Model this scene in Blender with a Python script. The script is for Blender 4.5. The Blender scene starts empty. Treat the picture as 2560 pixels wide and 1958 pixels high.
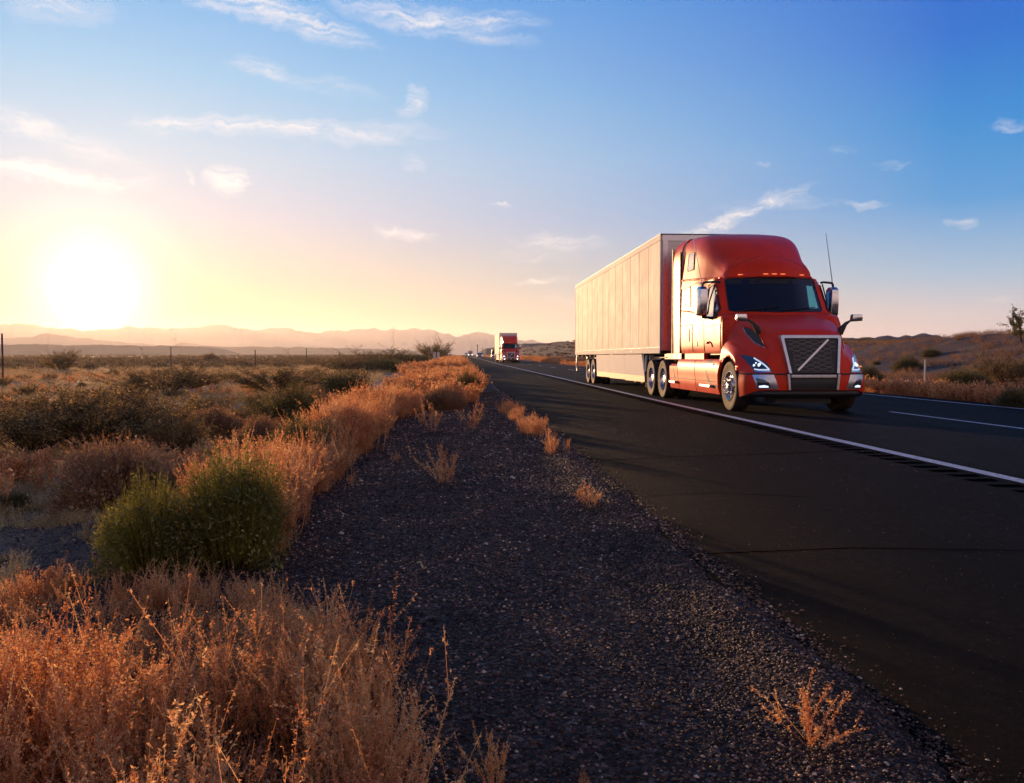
import bpy, bmesh, math, random
import numpy as np
from mathutils import Vector, Matrix
from mathutils.bvhtree import BVHTree
R = math.radians
rng = np.random.default_rng(7)
random.seed(5)
sc = bpy.context.scene
COL = sc.collection

# ------------------------------------------------------------------ camera
F, YAW, PIT, CH = 2085.0, 0.0631, 0.0415, 1.076
cam = bpy.data.cameras.new('camera'); camo = bpy.data.objects.new('camera', cam); COL.objects.link(camo)
cam.sensor_width = 36; cam.lens = F / 2560 * 36; cam.clip_start = 0.05; cam.clip_end = 40000
camo.location = (0, 0, CH)
camo.rotation_euler = (math.pi / 2 - PIT, 0, -YAW)
sc.camera = camo

def ray(u, v):
    d = np.array([(u - 1280) / F, 1, -(v - 979) / F]); c, s = math.cos(PIT), math.sin(PIT)
    y = d[1] * c + d[2] * s; z = -d[1] * s + d[2] * c; x = d[0]
    c, s = math.cos(YAW), math.sin(YAW)
    return np.array([x * c + y * s, -x * s + y * c, z])
def azel(u, v):
    d = ray(u, v); return math.degrees(math.atan2(d[0], d[1])), math.degrees(math.atan2(d[2], math.hypot(d[0], d[1])))

# ------------------------------------------------------------------ light
SUN_AZ, SUN_EL = -22.99, 4.0
sun = bpy.data.lights.new('sun', 'SUN'); sun.energy = 5.0; sun.angle = R(0.5); sun.color = (1.0, 0.57, 0.27)
suno = bpy.data.objects.new('sun', sun); COL.objects.link(suno)
sd = Vector((math.sin(R(SUN_AZ)) * math.cos(R(SUN_EL)), math.cos(R(SUN_AZ)) * math.cos(R(SUN_EL)), math.sin(R(SUN_EL))))
suno.rotation_euler = sd.to_track_quat('Z', 'Y').to_euler()
suno.location = (-40, 90, 30)

def lin(c): return tuple((x / 12.92 if x <= .04045 else ((x + .055) / 1.055) ** 2.4) for x in [q / 255 for q in c])

W = bpy.data.worlds.new('World'); sc.world = W; W.use_nodes = True
nt = W.node_tree; N = nt.nodes; L = nt.links; N.clear()
def nd(t, **k):
    n = N.new(t)
    for a, b in k.items(): setattr(n, a, b)
    return n
def M_(op, a, b=None, c=None, clamp=False):
    n = nd('ShaderNodeMath', operation=op, use_clamp=clamp)
    for i, x in enumerate((a, b, c)):
        if x is None: continue
        if isinstance(x, (int, float)): n.inputs[i].default_value = x
        else: L.new(x, n.inputs[i])
    return n.outputs[0]
def ramp(fac, stops, lin_=True):
    n = nd('ShaderNodeValToRGB'); r = n.color_ramp
    while len(r.elements) < len(stops): r.elements.new(0.5)
    for e, (p, c) in zip(r.elements, stops):
        e.position = p; e.color = (*(lin(c) if lin_ else c), 1)
    L.new(fac, n.inputs[0]); return n.outputs[0]
tc = nd('ShaderNodeTexCoord'); sx = nd('ShaderNodeSeparateXYZ')
nrm = nd('ShaderNodeVectorMath', operation='NORMALIZE'); L.new(tc.outputs['Generated'], nrm.inputs[0]); L.new(nrm.outputs[0], sx.inputs[0])
el = M_('MULTIPLY', M_('ARCSINE', sx.outputs[2]), 57.2958)
az = M_('MULTIPLY', M_('ARCTAN2', sx.outputs[0], sx.outputs[1]), 57.2958)
dt = nd('ShaderNodeVectorMath', operation='DOT_PRODUCT'); L.new(nrm.outputs[0], dt.inputs[0]); dt.inputs[1].default_value = sd
gam = M_('MULTIPLY', M_('ARCCOSINE', M_('MINIMUM', dt.outputs['Value'], 1.0)), 57.2958)
elf = M_('DIVIDE', M_('MAXIMUM', el, 0.0), 90.0)
far = ramp(elf, [(0, (228, 204, 192)), (2.5 / 90, (218, 208, 208)), (5 / 90, (168, 198, 222)), (9.5 / 90, (76, 160, 222)), (14 / 90, (32, 142, 217)), (18.6 / 90, (10, 114, 212)), (24 / 90, (14, 100, 206)), (1, (5, 22, 66))])
behind = ramp(elf, [(0, (190, 160, 165)), (6 / 90, (252, 206, 188)), (14 / 90, (244, 208, 204)), (26 / 90, (196, 188, 204)), (50 / 90, (64, 84, 140)), (1, (5, 22, 66))])
near = ramp(elf, [(0, (204, 158, 108)), (3 / 90, (206, 187, 152)), (6 / 90, (202, 197, 190)), (9 / 90, (196, 203, 220)), (13 / 90, (180, 210, 234)), (17 / 90, (148, 202, 238)), (24 / 90, (88, 172, 238)), (1, (5, 22, 66))])
azd = M_('ABSOLUTE', M_('SUBTRACT', az, SUN_AZ)); azd = M_('MINIMUM', azd, M_('SUBTRACT', 360.0, azd))
wf = M_('POWER', M_('DIVIDE', azd, 54.0, clamp=True), 1.8)
mix = nd('ShaderNodeMix', data_type='RGBA'); L.new(wf, mix.inputs[0]); L.new(near, mix.inputs[6]); L.new(far, mix.inputs[7])
mixb = nd('ShaderNodeMix', data_type='RGBA'); L.new(M_('MULTIPLY_ADD', azd, 1 / 55, -85 / 55, clamp=True), mixb.inputs[0]); L.new(mix.outputs[2], mixb.inputs[6]); L.new(behind, mixb.inputs[7])
sky = mixb.outputs[2]
# clouds: wisps, laid out by direction in the sky
pxy = nd('ShaderNodeCombineXYZ'); L.new(az, pxy.inputs[0]); L.new(el, pxy.inputs[1])
nz = nd('ShaderNodeTexNoise'); nz.inputs['Scale'].default_value = 0.55; nz.inputs['Detail'].default_value = 5; nz.inputs['Roughness'].default_value = .6
L.new(pxy.outputs[0], nz.inputs['Vector'])
ds = nd('ShaderNodeVectorMath', operation='MULTIPLY_ADD'); L.new(nz.outputs['Color'], ds.inputs[0]); ds.inputs[1].default_value = (3.2, 1.5, 0); ds.inputs[2].default_value = (-1.6, -.75, 0)
pd = nd('ShaderNodeVectorMath', operation='ADD'); L.new(pxy.outputs[0], pd.inputs[0]); L.new(ds.outputs[0], pd.inputs[1])
D_ = 2560 / 2197
CL = [((0, 0), (240, 20), 24, .55), ((420, -6), (640, 28), 20, .8), ((560, 20), (790, 92), 22, .9), ((740, 12), (1050, 58), 22, .9), ((1000, 40), (1160, 50), 16, .55),
      ((960, 78), (1150, 94), 9, .45), ((500, 135), (620, 165), 14, .6), ((560, 160), (800, 200), 14, .35), ((290, 262), (420, 272), 15, .5), ((360, 262), (700, 276), 15, .75),
      ((600, 278), (920, 288), 20, .7), ((912, 195), (872, 255), 18, .8), ((-20, 244), (120, 285), 20, .7), ((80, 280), (300, 355), 18, .45), ((-30, 352), (150, 380), 16, 1.3),
      ((90, 372), (250, 402), 16, 1.1), ((200, 400), (360, 388), 12, .4), ((452, 384), (530, 388), 24, 1.3), ((400, 380), (418, 384), 9, .6), ((815, 498), (915, 506), 11, 1.3),
      ((1110, 516), (1290, 522), 16, .7), ((1440, 512), (1610, 462), 12, .9), ((1540, 480), (1730, 400), 12, .7), ((1560, 442), (1780, 436), 10, .35), ((1815, 440), (1895, 438), 7, .8),
      ((2040, 476), (2095, 480), 7, .7), ((2125, 268), (2210, 270), 9, .6), ((1875, 356), (1955, 354), 6, .5), ((1110, 610), (1210, 596), 7, .7), ((1058, 440), (1095, 440), 4, .8),
      ((2110, 641), (2175, 643), 8, .4), ((862, 352), (908, 358), 14, .4), ((1150, 640), (1420, 650), 14, .3), ((1060, 545), (1240, 550), 12, .3), ((1780, 330), (1830, 320), 7, .3), ((1620, 350), (1660, 352), 5, .35)]
tot = None
for (a, b, wd, op) in CL:
    A = azel(a[0] * D_, a[1] * D_); B = azel(b[0] * D_, b[1] * D_)
    mp = nd('ShaderNodeMapping', vector_type='TEXTURE'); L.new(pd.outputs[0], mp.inputs[0])
    mp.inputs['Location'].default_value = ((A[0] + B[0]) / 2, (A[1] + B[1]) / 2, 0)
    mp.inputs['Rotation'].default_value = (0, 0, math.atan2(B[1] - A[1], B[0] - A[0]))
    mp.inputs['Scale'].default_value = (math.hypot(A[0] - B[0], A[1] - B[1]) * .68, wd * 1.6 * D_ / F * 57.3 * .92, 1)
    g = nd('ShaderNodeTexGradient', gradient_type='SPHERICAL'); L.new(mp.outputs[0], g.inputs[0])
    tot = M_('MULTIPLY', g.outputs['Fac'], op) if tot is None else M_('MULTIPLY_ADD', g.outputs['Fac'], op, tot)
mp = nd('ShaderNodeMapping'); mp.inputs['Rotation'].default_value = (0, 0, R(14)); mp.inputs['Scale'].default_value = (.26, 1.9, 1); L.new(pd.outputs[0], mp.inputs[0])
n2 = nd('ShaderNodeTexNoise'); n2.inputs['Scale'].default_value = 1.4; n2.inputs['Detail'].default_value = 7; n2.inputs['Roughness'].default_value = .62; L.new(mp.outputs[0], n2.inputs['Vector'])
st = M_('MULTIPLY_ADD', n2.outputs[0], 2.9, -.95, clamp=True)
ca = M_('MULTIPLY', M_('MULTIPLY', tot, 1.3), st, clamp=True)
cm = nd('ShaderNodeMix', data_type='RGBA'); L.new(M_('MULTIPLY', ca, .96), cm.inputs[0]); L.new(sky, cm.inputs[6])
ccol = ramp(elf, [(0, (255, 240, 222)), (10 / 90, (250, 244, 244)), (1, (226, 234, 248))]); L.new(ccol, cm.inputs[7])
# glow of the sun's disc and the bright air round it
gl = ramp(M_('DIVIDE', gam, 30.0, clamp=True), [(0, (7, 6.3, 5)), (1.2 / 30, (2.4, 2.1, 1.6)), (2.6 / 30, (.70, .60, .42)), (4.2 / 30, (.30, .24, .12)), (6.5 / 30, (.13, .085, .03)), (10 / 30, (.045, .025, .006)), (15 / 30, (.012, .006, .0)), (20 / 30, (0, 0, 0)), (1, (0, 0, 0))], False)
ad = nd('ShaderNodeMix', data_type='RGBA', blend_type='ADD'); ad.inputs[0].default_value = 1; L.new(cm.outputs[2], ad.inputs[6]); L.new(gl, ad.inputs[7])
bg = nd('ShaderNodeBackground'); bg.inputs[1].default_value = 0.72; L.new(ad.outputs[2], bg.inputs[0])
ns = nd('ShaderNodeTexSky', sky_type='NISHITA', sun_disc=False); ns.sun_elevation = R(SUN_EL); ns.sun_rotation = R(SUN_AZ); ns.air_density = 1.0; ns.dust_density = .6
nf = nd('ShaderNodeVectorMath', operation='SCALE'); nf.inputs['Scale'].default_value = .05; L.new(ns.outputs[0], nf.inputs[0])
bg2 = nd('ShaderNodeBackground'); bg2.inputs[1].default_value = 0.05; L.new(nf.outputs[0], bg2.inputs[0])
ash = nd('ShaderNodeAddShader'); L.new(bg.outputs[0], ash.inputs[0]); L.new(bg2.outputs[0], ash.inputs[1])
wo = nd('ShaderNodeOutputWorld'); L.new(ash.outputs[0], wo.inputs[0])

sc.view_settings.view_transform = 'Standard'; sc.view_settings.look = 'None'; sc.view_settings.gamma = 1
sc.view_settings.exposure = 0.45
cy = sc.cycles
cy.max_bounces = 6; cy.diffuse_bounces = 2; cy.glossy_bounces = 3; cy.transmission_bounces = 3; cy.transparent_max_bounces = 8; cy.volume_bounces = 0
cy.use_denoising = True; cy.use_adaptive_sampling = True; cy.adaptive_threshold = 0.02
cy.caustics_reflective = False; cy.caustics_refractive = False; cy.sample_clamp_indirect = 4

# ------------------------------------------------------------------ helpers
def tag(o, label=None, cat=None, group=None, kind=None):
    if label: o['label'] = label
    if cat: o['category'] = cat
    if group: o['group'] = group
    if kind: o['kind'] = kind
    return o
def empty(name, loc, rz=0):
    o = bpy.data.objects.new(name, None); o.empty_display_size = .3; COL.objects.link(o); o.location = loc; o.rotation_euler = (0, 0, rz); return o
class MB:
    def __init__(s): s.v = []; s.f = []; s.n = 0
    def add(s, V, Fc):
        s.v += [tuple(map(float, p)) for p in V]; s.f += [tuple(i + s.n for i in f) for f in Fc]; s.n = len(s.v); return s
    def box(s, x0, x1, y0, y1, z0, z1):
        V = [(x, y, z) for z in (z0, z1) for y in (y0, y1) for x in (x0, x1)]
        return s.add(V, [(0, 2, 3, 1), (4, 5, 7, 6), (0, 1, 5, 4), (2, 6, 7, 3), (0, 4, 6, 2), (1, 3, 7, 5)])
    def cyl(s, a, b, r, r2=None, n=12, cap=True):
        a = Vector(a); b = Vector(b); r2 = r if r2 is None else r2
        d = (b - a).normalized(); u = d.orthogonal().normalized(); w = d.cross(u)
        V = []
        for p, q in ((a, r), (b, r2)):
            for k in range(n):
                t = 2 * math.pi * k / n; V.append(p + u * math.cos(t) * q + w * math.sin(t) * q)
        Fc = [(k, (k + 1) % n, n + (k + 1) % n, n + k) for k in range(n)]
        if cap: Fc += [tuple(range(n))[::-1], tuple(range(n, 2 * n))]
        return s.add(V, Fc)
    def tube(s, pts, r, n=6):
        for a, b in zip(pts[:-1], pts[1:]): s.cyl(a, b, r, n=n)
        return s
    def lathe(s, prof, c, axis='x', n=40, cap=False):
        V = []; m = len(prof)
        for k in range(n):
            t = 2 * math.pi * k / n; ct, st_ = math.cos(t), math.sin(t)
            for (r, h) in prof:
                V.append((c[0] + h, c[1] + r * ct, c[2] + r * st_) if axis == 'x' else (c[0] + r * ct, c[1] + r * st_, c[2] + h) if axis == 'z' else (c[0] + r * ct, c[1] + h, c[2] + r * st_))
        Fc = [(k * m + j, k * m + j + 1, ((k + 1) % n) * m + j + 1, ((k + 1) % n) * m + j) for k in range(n) for j in range(m - 1)]
        return s.add(V, Fc)
    def grid(s, G, flip=False):
        G = np.asarray(G); a, b, _ = G.shape
        Fc = [(i * b + j, i * b + j + 1, (i + 1) * b + j + 1, (i + 1) * b + j) for i in range(a - 1) for j in range(b - 1)]
        if flip: Fc = [f[::-1] for f in Fc]
        return s.add(G.reshape(-1, 3), Fc)
    def prism(s, poly, axis, h0, h1):
        def P(p, h): return {'x': (h, p[0], p[1]), 'y': (p[0], h, p[1]), 'z': (p[0], p[1], h)}[axis]
        n = len(poly); V = [P(p, h0) for p in poly] + [P(p, h1) for p in poly]
        return s.add(V, [tuple(range(n))[::-1], tuple(range(n, 2 * n))] + [(k, (k + 1) % n, n + (k + 1) % n, n + k) for k in range(n)])
    def off(s, d): s.v = [(a + d[0], b + d[1], c + d[2]) for a, b, c in s.v]; return s
    def mirx(s):
        n = s.n; s.v += [(-a, b, c) for a, b, c in s.v]; s.f += [tuple(i + n for i in f)[::-1] for f in s.f]; s.n = len(s.v); return s
    def build(s, name, mat, parent=None, smooth=0, bevel=0):
        me = bpy.data.meshes.new(name); me.from_pydata(s.v, [], s.f)
        bm = bmesh.new(); bm.from_mesh(me)
        bmesh.ops.recalc_face_normals(bm, faces=bm.faces)
        if bevel:
            es = [e for e in bm.edges if len(e.link_faces) == 2 and e.calc_face_angle(0) > .5]
            bmesh.ops.bevel(bm, geom=es, offset=bevel, segments=2, profile=.6, affect='EDGES', clamp_overlap=True)
        bm.to_mesh(me); bm.free()
        if smooth:
            me.shade_smooth() if hasattr(me, 'shade_smooth') else None
            try: me.set_sharp_from_angle(angle=R(smooth))
            except Exception: pass
        me.materials.append(mat); o = bpy.data.objects.new(name, me); COL.objects.link(o)
        if parent: o.parent = parent
        return o
def cr(G, nu, nv):
    """bicubic (Catmull-Rom) refinement of a grid of points"""
    G = np.asarray(G, float)
    def one(A, n):
        P = np.concatenate([[2 * A[0] - A[1]], A, [2 * A[-1] - A[-2]]]); out = []
        for i in range(1, len(P) - 2):
            for k in range(n):
                t = k / n; a, b, c, d = P[i - 1], P[i], P[i + 1], P[i + 2]
                out.append(.5 * (2 * b + (c - a) * t + (2 * a - 5 * b + 4 * c - d) * t * t + (3 * b - a - 3 * c + d) * t ** 3))
        out.append(A[-1]); return np.array(out)
    return one(one(G, nu).swapaxes(0, 1), nv).swapaxes(0, 1)
def tree_of(mb):
    return BVHTree.FromPolygons([Vector(v) for v in mb.v], mb.f)
def drape(poly, axis, tree, name, mat, parent, off=.01, th=.02, cuts=6, side=-1, smooth=40):
    """lay a flat outline on the body: axis 'y' looks from the front, 'x' from the side"""
    bm = bmesh.new()
    vs = [bm.verts.new((p[0], p[1], 0)) for p in poly]; bm.faces.new(vs)
    bmesh.ops.triangulate(bm, faces=bm.faces)
    for _ in range(3 if cuts > 3 else 2):
        bmesh.ops.subdivide_edges(bm, edges=[e for e in bm.edges if e.calc_length() > (.06 if cuts > 3 else .12)], cuts=1)
        bmesh.ops.triangulate(bm, faces=bm.faces)
    last = None
    for v in bm.verts:
        if axis == 'y': o = Vector((v.co.x, -5, v.co.y)); d = Vector((0, 1, 0))
        else: o = Vector((side * 5, v.co.x, v.co.y)); d = Vector((-side, 0, 0))
        h = tree.ray_cast(o, d)
        p = h[0]
        if p is None: p = (Vector((v.co.x, last.y, v.co.y)) if axis == 'y' else Vector((last.x, v.co.x, v.co.y))) if last else o + d * 4
        last = p; v.co = p - d * off
    fs = list(bm.faces)
    r = bmesh.ops.extrude_face_region(bm, geom=fs)
    dd = Vector((0, 1, 0)) if axis == 'y' else Vector((-side, 0, 0))
    for g in r['geom']:
        if isinstance(g, bmesh.types.BMVert): g.co += dd * th
    bmesh.ops.recalc_face_normals(bm, faces=bm.faces)
    me = bpy.data.meshes.new(name); bm.to_mesh(me); bm.free()
    me.shade_smooth()
    try: me.set_sharp_from_angle(angle=R(smooth))
    except Exception: pass
    me.materials.append(mat); ob = bpy.data.objects.new(name, me); COL.objects.link(ob); ob.parent = parent
    return ob
def on(tree, axis, a, b, off=.004, side=-1):
    if axis == 'y': o = Vector((a, -5, b)); d = Vector((0, 1, 0))
    else: o = Vector((side * 5, a, b)); d = Vector((-side, 0, 0))
    h = tree.ray_cast(o, d)
    return (h[0] if h[0] is not None else o + d * 4) - d * off
def path_on(tree, axis, pts, off=.004, side=-1, step=.05):
    out = []
    for (a, b), (c, d) in zip(pts[:-1], pts[1:]):
        n = max(1, int(math.hypot(c - a, d - b) / step))
        for k in range(n): out.append(on(tree, axis, a + (c - a) * k / n, b + (d - b) * k / n, off, side))
    out.append(on(tree, axis, *pts[-1], off, side)); return out

# ------------------------------------------------------------------ materials
def mat(name, col=(.5, .5, .5), rough=.5, metal=0, coat=0, var=0, vscale=6, bump=0, bscale=80, trans=0, emit=None, es=0, col2=None, spec=.5, ior=1.5):
    m = bpy.data.materials.new(name); m.use_nodes = True; t = m.node_tree; b = t.nodes['Principled BSDF']
    b.inputs['Base Color'].default_value = (*col, 1); b.inputs['Roughness'].default_value = rough; b.inputs['Metallic'].default_value = metal
    b.inputs['Specular IOR Level'].default_value = spec; b.inputs['IOR'].default_value = ior
    if coat: b.inputs['Coat Weight'].default_value = coat; b.inputs['Coat Roughness'].default_value = .06
    if emit: b.inputs['Emission Color'].default_value = (*emit, 1); b.inputs['Emission Strength'].default_value = es
    g = t.nodes.new('ShaderNodeNewGeometry'); tcn = t.nodes.new('ShaderNodeTexCoord')
    if var or col2:
        n = t.nodes.new('ShaderNodeTexNoise'); n.inputs['Scale'].default_value = vscale; n.inputs['Detail'].default_value = 6; n.inputs['Roughness'].default_value = .65
        t.links.new(tcn.outputs['Object'], n.inputs['Vector'])
        r = t.nodes.new('ShaderNodeValToRGB'); r.color_ramp.elements[0].position = .32; r.color_ramp.elements[1].position = .68
        c2 = col2 if col2 else tuple(min(1, c * (1 + var)) for c in col); c1 = col if col2 else tuple(c * (1 - var) for c in col)
        r.color_ramp.elements[0].color = (*c1, 1); r.color_ramp.elements[1].color = (*c2, 1)
        t.links.new(n.outputs[0], r.inputs[0]); t.links.new(r.outputs[0], b.inputs['Base Color'])
        mr = t.nodes.new('ShaderNodeMapRange'); mr.inputs[3].default_value = max(0, rough - .08); mr.inputs[4].default_value = min(1, rough + .12)
        t.links.new(n.outputs[0], mr.inputs[0]); t.links.new(mr.outputs[0], b.inputs['Roughness'])
    if bump:
        n = t.nodes.new('ShaderNodeTexNoise'); n.inputs['Scale'].default_value = bscale; n.inputs['Detail'].default_value = 4
        t.links.new(tcn.outputs['Object'], n.inputs['Vector'])
        bp = t.nodes.new('ShaderNodeBump'); bp.inputs['Strength'].default_value = 1; bp.inputs['Distance'].default_value = bump
        t.links.new(n.outputs[0], bp.inputs['Height']); t.links.new(bp.outputs[0], b.inputs['Normal'])
    if trans:
        tr = t.nodes.new('ShaderNodeBsdfTranslucent'); ms = t.nodes.new('ShaderNodeMixShader'); ms.inputs[0].default_value = trans
        src = b.inputs['Base Color'].links
        if src: t.links.new(src[0].from_socket, tr.inputs[0])
        else: tr.inputs[0].default_value = (*col, 1)
        t.links.new(b.outputs[0], ms.inputs[1]); t.links.new(tr.outputs[0], ms.inputs[2]); t.links.new(ms.outputs[0], t.nodes['Material Output'].inputs[0])
    return m
M = {}
M['red'] = mat('red_paint', (.78, .040, .012), .36, 0, .02, ior=1.24, var=.10, vscale=2.0)
M['black'] = mat('black_plastic', (.012, .012, .014), .5, var=.2)
M['frame'] = mat('chassis_steel', (.02, .018, .018), .6, var=.3)
M['chrome'] = mat('chrome', (.62, .64, .68), .16, 1, var=.12, vscale=9)
M['bright'] = mat('brushed_metal', (.55, .57, .62), .32, 1, var=.15, vscale=14)
M['glass'] = mat('dark_glass', (.006, .008, .014), .05, 0, 0, spec=.6)
M['teal'] = mat('teal_painted_light', (.20, .85, .72), .4, var=.08, vscale=12)  # colour imitates sky light coming through the cab windows
M['lamp'] = mat('lamp_white', (.8, .85, .9), .2, emit=(.75, .88, 1), es=.9)
M['lampglass'] = mat('lamp_glass', (.04, .05, .07), .05, 0, 1)
M['drl'] = mat('daytime_light', (.8, .85, .9), .2, emit=(.7, .85, 1), es=.45)
M['amber'] = mat('amber_lamp', (.9, .25, .04), .3, emit=(1, .35, .12), es=.6)
M['redlamp'] = mat('red_reflector', (.3, .01, .01), .3)
M['tyre'] = mat('tyre_rubber', (.040, .026, .017), .75, var=.35, vscale=12, bump=.004, bscale=60)
M['white'] = mat('white_trailer_skin', (.58, .555, .50), .58, 0, 0, var=.06, vscale=1.6, ior=1.13)
def streaks(m, seed):
    t = m.node_tree; b = t.nodes['Principled BSDF']; src = b.inputs['Base Color'].links[0].from_socket
    tcn = t.nodes.new('ShaderNodeTexCoord'); mp = t.nodes.new('ShaderNodeMapping'); mp.inputs['Location'].default_value = (seed, seed * 2, 0); mp.inputs['Scale'].default_value = (1, 6, .35)
    n = t.nodes.new('ShaderNodeTexNoise'); n.inputs['Scale'].default_value = 1.3; n.inputs['Detail'].default_value = 6; n.inputs['Roughness'].default_value = .7
    t.links.new(tcn.outputs['Object'], mp.inputs[0]); t.links.new(mp.outputs[0], n.inputs['Vector'])
    r = t.nodes.new('ShaderNodeValToRGB'); r.color_ramp.elements[0].position = .35; r.color_ramp.elements[0].color = (.62, .56, .48, 1); r.color_ramp.elements[1].position = .62; r.color_ramp.elements[1].color = (1, 1, 1, 1)
    x = t.nodes.new('ShaderNodeMix'); x.data_type = 'RGBA'; x.blend_type = 'MULTIPLY'; x.inputs[0].default_value = .8
    t.links.new(n.outputs[0], r.inputs[0]); t.links.new(src, x.inputs[6]); t.links.new(r.outputs[0], x.inputs[7]); t.links.new(x.outputs[2], b.inputs['Base Color'])
M['panels'] = []
for _i, _c in enumerate(((.335, .325, .325), (.31, .305, .305), (.35, .335, .33), (.32, .305, .30))):
    _m = mat('white_panel_skin', (_c[0] * 1.85, _c[1] * 1.88, _c[2] * 1.72), .57, 0, 0, var=.06, vscale=1.6, ior=1.14); streaks(_m, _i * 3.1); M['panels'].append(_m)
M['white2'] = mat('trailer_skirt_skin', (.60, .58, .52), .62, var=.08, vscale=3, ior=1.13)
M['alu'] = mat('aluminium', (.50, .49, .50), .4, .8, var=.15, vscale=8)
M['seam'] = mat('seam_dark', (.05, .045, .045), .7)
M['dirtband'] = mat('road_film_strip', (.50, .36, .19), .6, var=.25, vscale=4)
M['sideglass'] = mat('reflective_side_glass', (.50, .47, .47), .12, 1)
M['mesh'] = mat('grille_wire', (.30, .30, .31), .4, .8)
M['rim'] = mat('aluminium_rim', (.5, .5, .55), .28, 1, var=.2, vscale=10)
M['vent'] = mat('vent_mesh', (.02, .015, .013), .6)
M['mirrorglass'] = mat('mirror_glass', (.7, .75, .8), .03, 1)
# ------------------------------------------------------------------ the tractor
TX, TY = 6.55, 16.27
def sym(rows):
    """rows of half-sections (x>=0, centre first) -> full grid from -x to +x"""
    G = []
    for r in rows:
        r = [tuple(p) for p in r]; G.append([(-x, y, z) for x, y, z in r[:0:-1]] + r)
    return np.array(G)
def wheel(parent, x, y, z, side, kind, r=.5, w=.28, two=False):
    """side -1: outer face towards -x. kind: steer / drive"""
    s = side
    m = MB()
    for k in range(2 if two else 1):
        o = -s * k * .34
        p = [(r * .60, -.0), (r * .66, -.005), (r * .80, .012), (r * .9, .018), (r * .955, .008), (r * .985, -.02), (r, -.05), (r, -w + .05), (r * .97, -w), (r * .6, -w)]
        m.lathe([(a, s * b + o) for a, b in p], (x, y, z), n=48)
        for q in (-.09, -.14, -.19):  # tread grooves shown as ribs
            m.lathe([(r + .001, s * (q + .018) + o), (r + .009, s * (q + .012) + o), (r + .009, s * (q - .012) + o), (r + .001, s * (q - .018) + o)], (x, y, z), n=48)
    ty = m.build('tyre', M['tyre'], parent, 35)
    q = MB()
    if kind == 'steer':
        q.lathe([(r * .6, s * -.005), (r * .565, s * .004), (r * .54, s * -.02), (r * .50, s * -.05), (r * .36, s * -.035), (r * .33, s * -.0), (r * .15, s * .0), (r * .14, s * .05), (0.001, s * .055)], (x, y, z), n=48)
        ri = q.build('rim', M['rim'], ty, 35)
        for k in range(10):
            h = MB()
            a = 2 * math.pi * (k + .5) / 10
            c = (x, y + math.cos(a) * r * .44, z + math.sin(a) * r * .44)
            h.cyl((c[0] - s * .05, c[1], c[2]), (c[0] + s * -.030, c[1], c[2]), .034, n=12)
            h.build('hand_hole', M['seam'], ri)
        l = MB()
        for k in range(10):
            a = 2 * math.pi * k / 10; c = (y + math.cos(a) * r * .30, z + math.sin(a) * r * .30)
            l.lathe([(.023, s * 0), (.023, s * .065), (.016, s * .085), (.001, s * .09)], (x, c[0], c[1]), n=8)
        for k in range(5):
            a = 2 * math.pi * k / 5; c = (y + math.cos(a) * r * .17, z + math.sin(a) * r * .17)
            l.lathe([(.016, s * 0), (.016, s * .075), (.001, s * .08)], (x, c[0], c[1]), n=8)
        l.build('lug_nut', M['chrome'], ri, 40)
    else:
        q.lathe([(r * .6, s * -.004), (r * .575, s * .006), (r * .55, s * -.02), (r * .535, s * -.15), (r * .36, s * -.17), (r * .26, s * -.16), (r * .2, s * -.08), (r * .19, s * -.04), (.001, s * -.03)], (x, y, z), n=48)
        ri = q.build('rim', M['rim'], ty, 35)
    return ty

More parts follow.
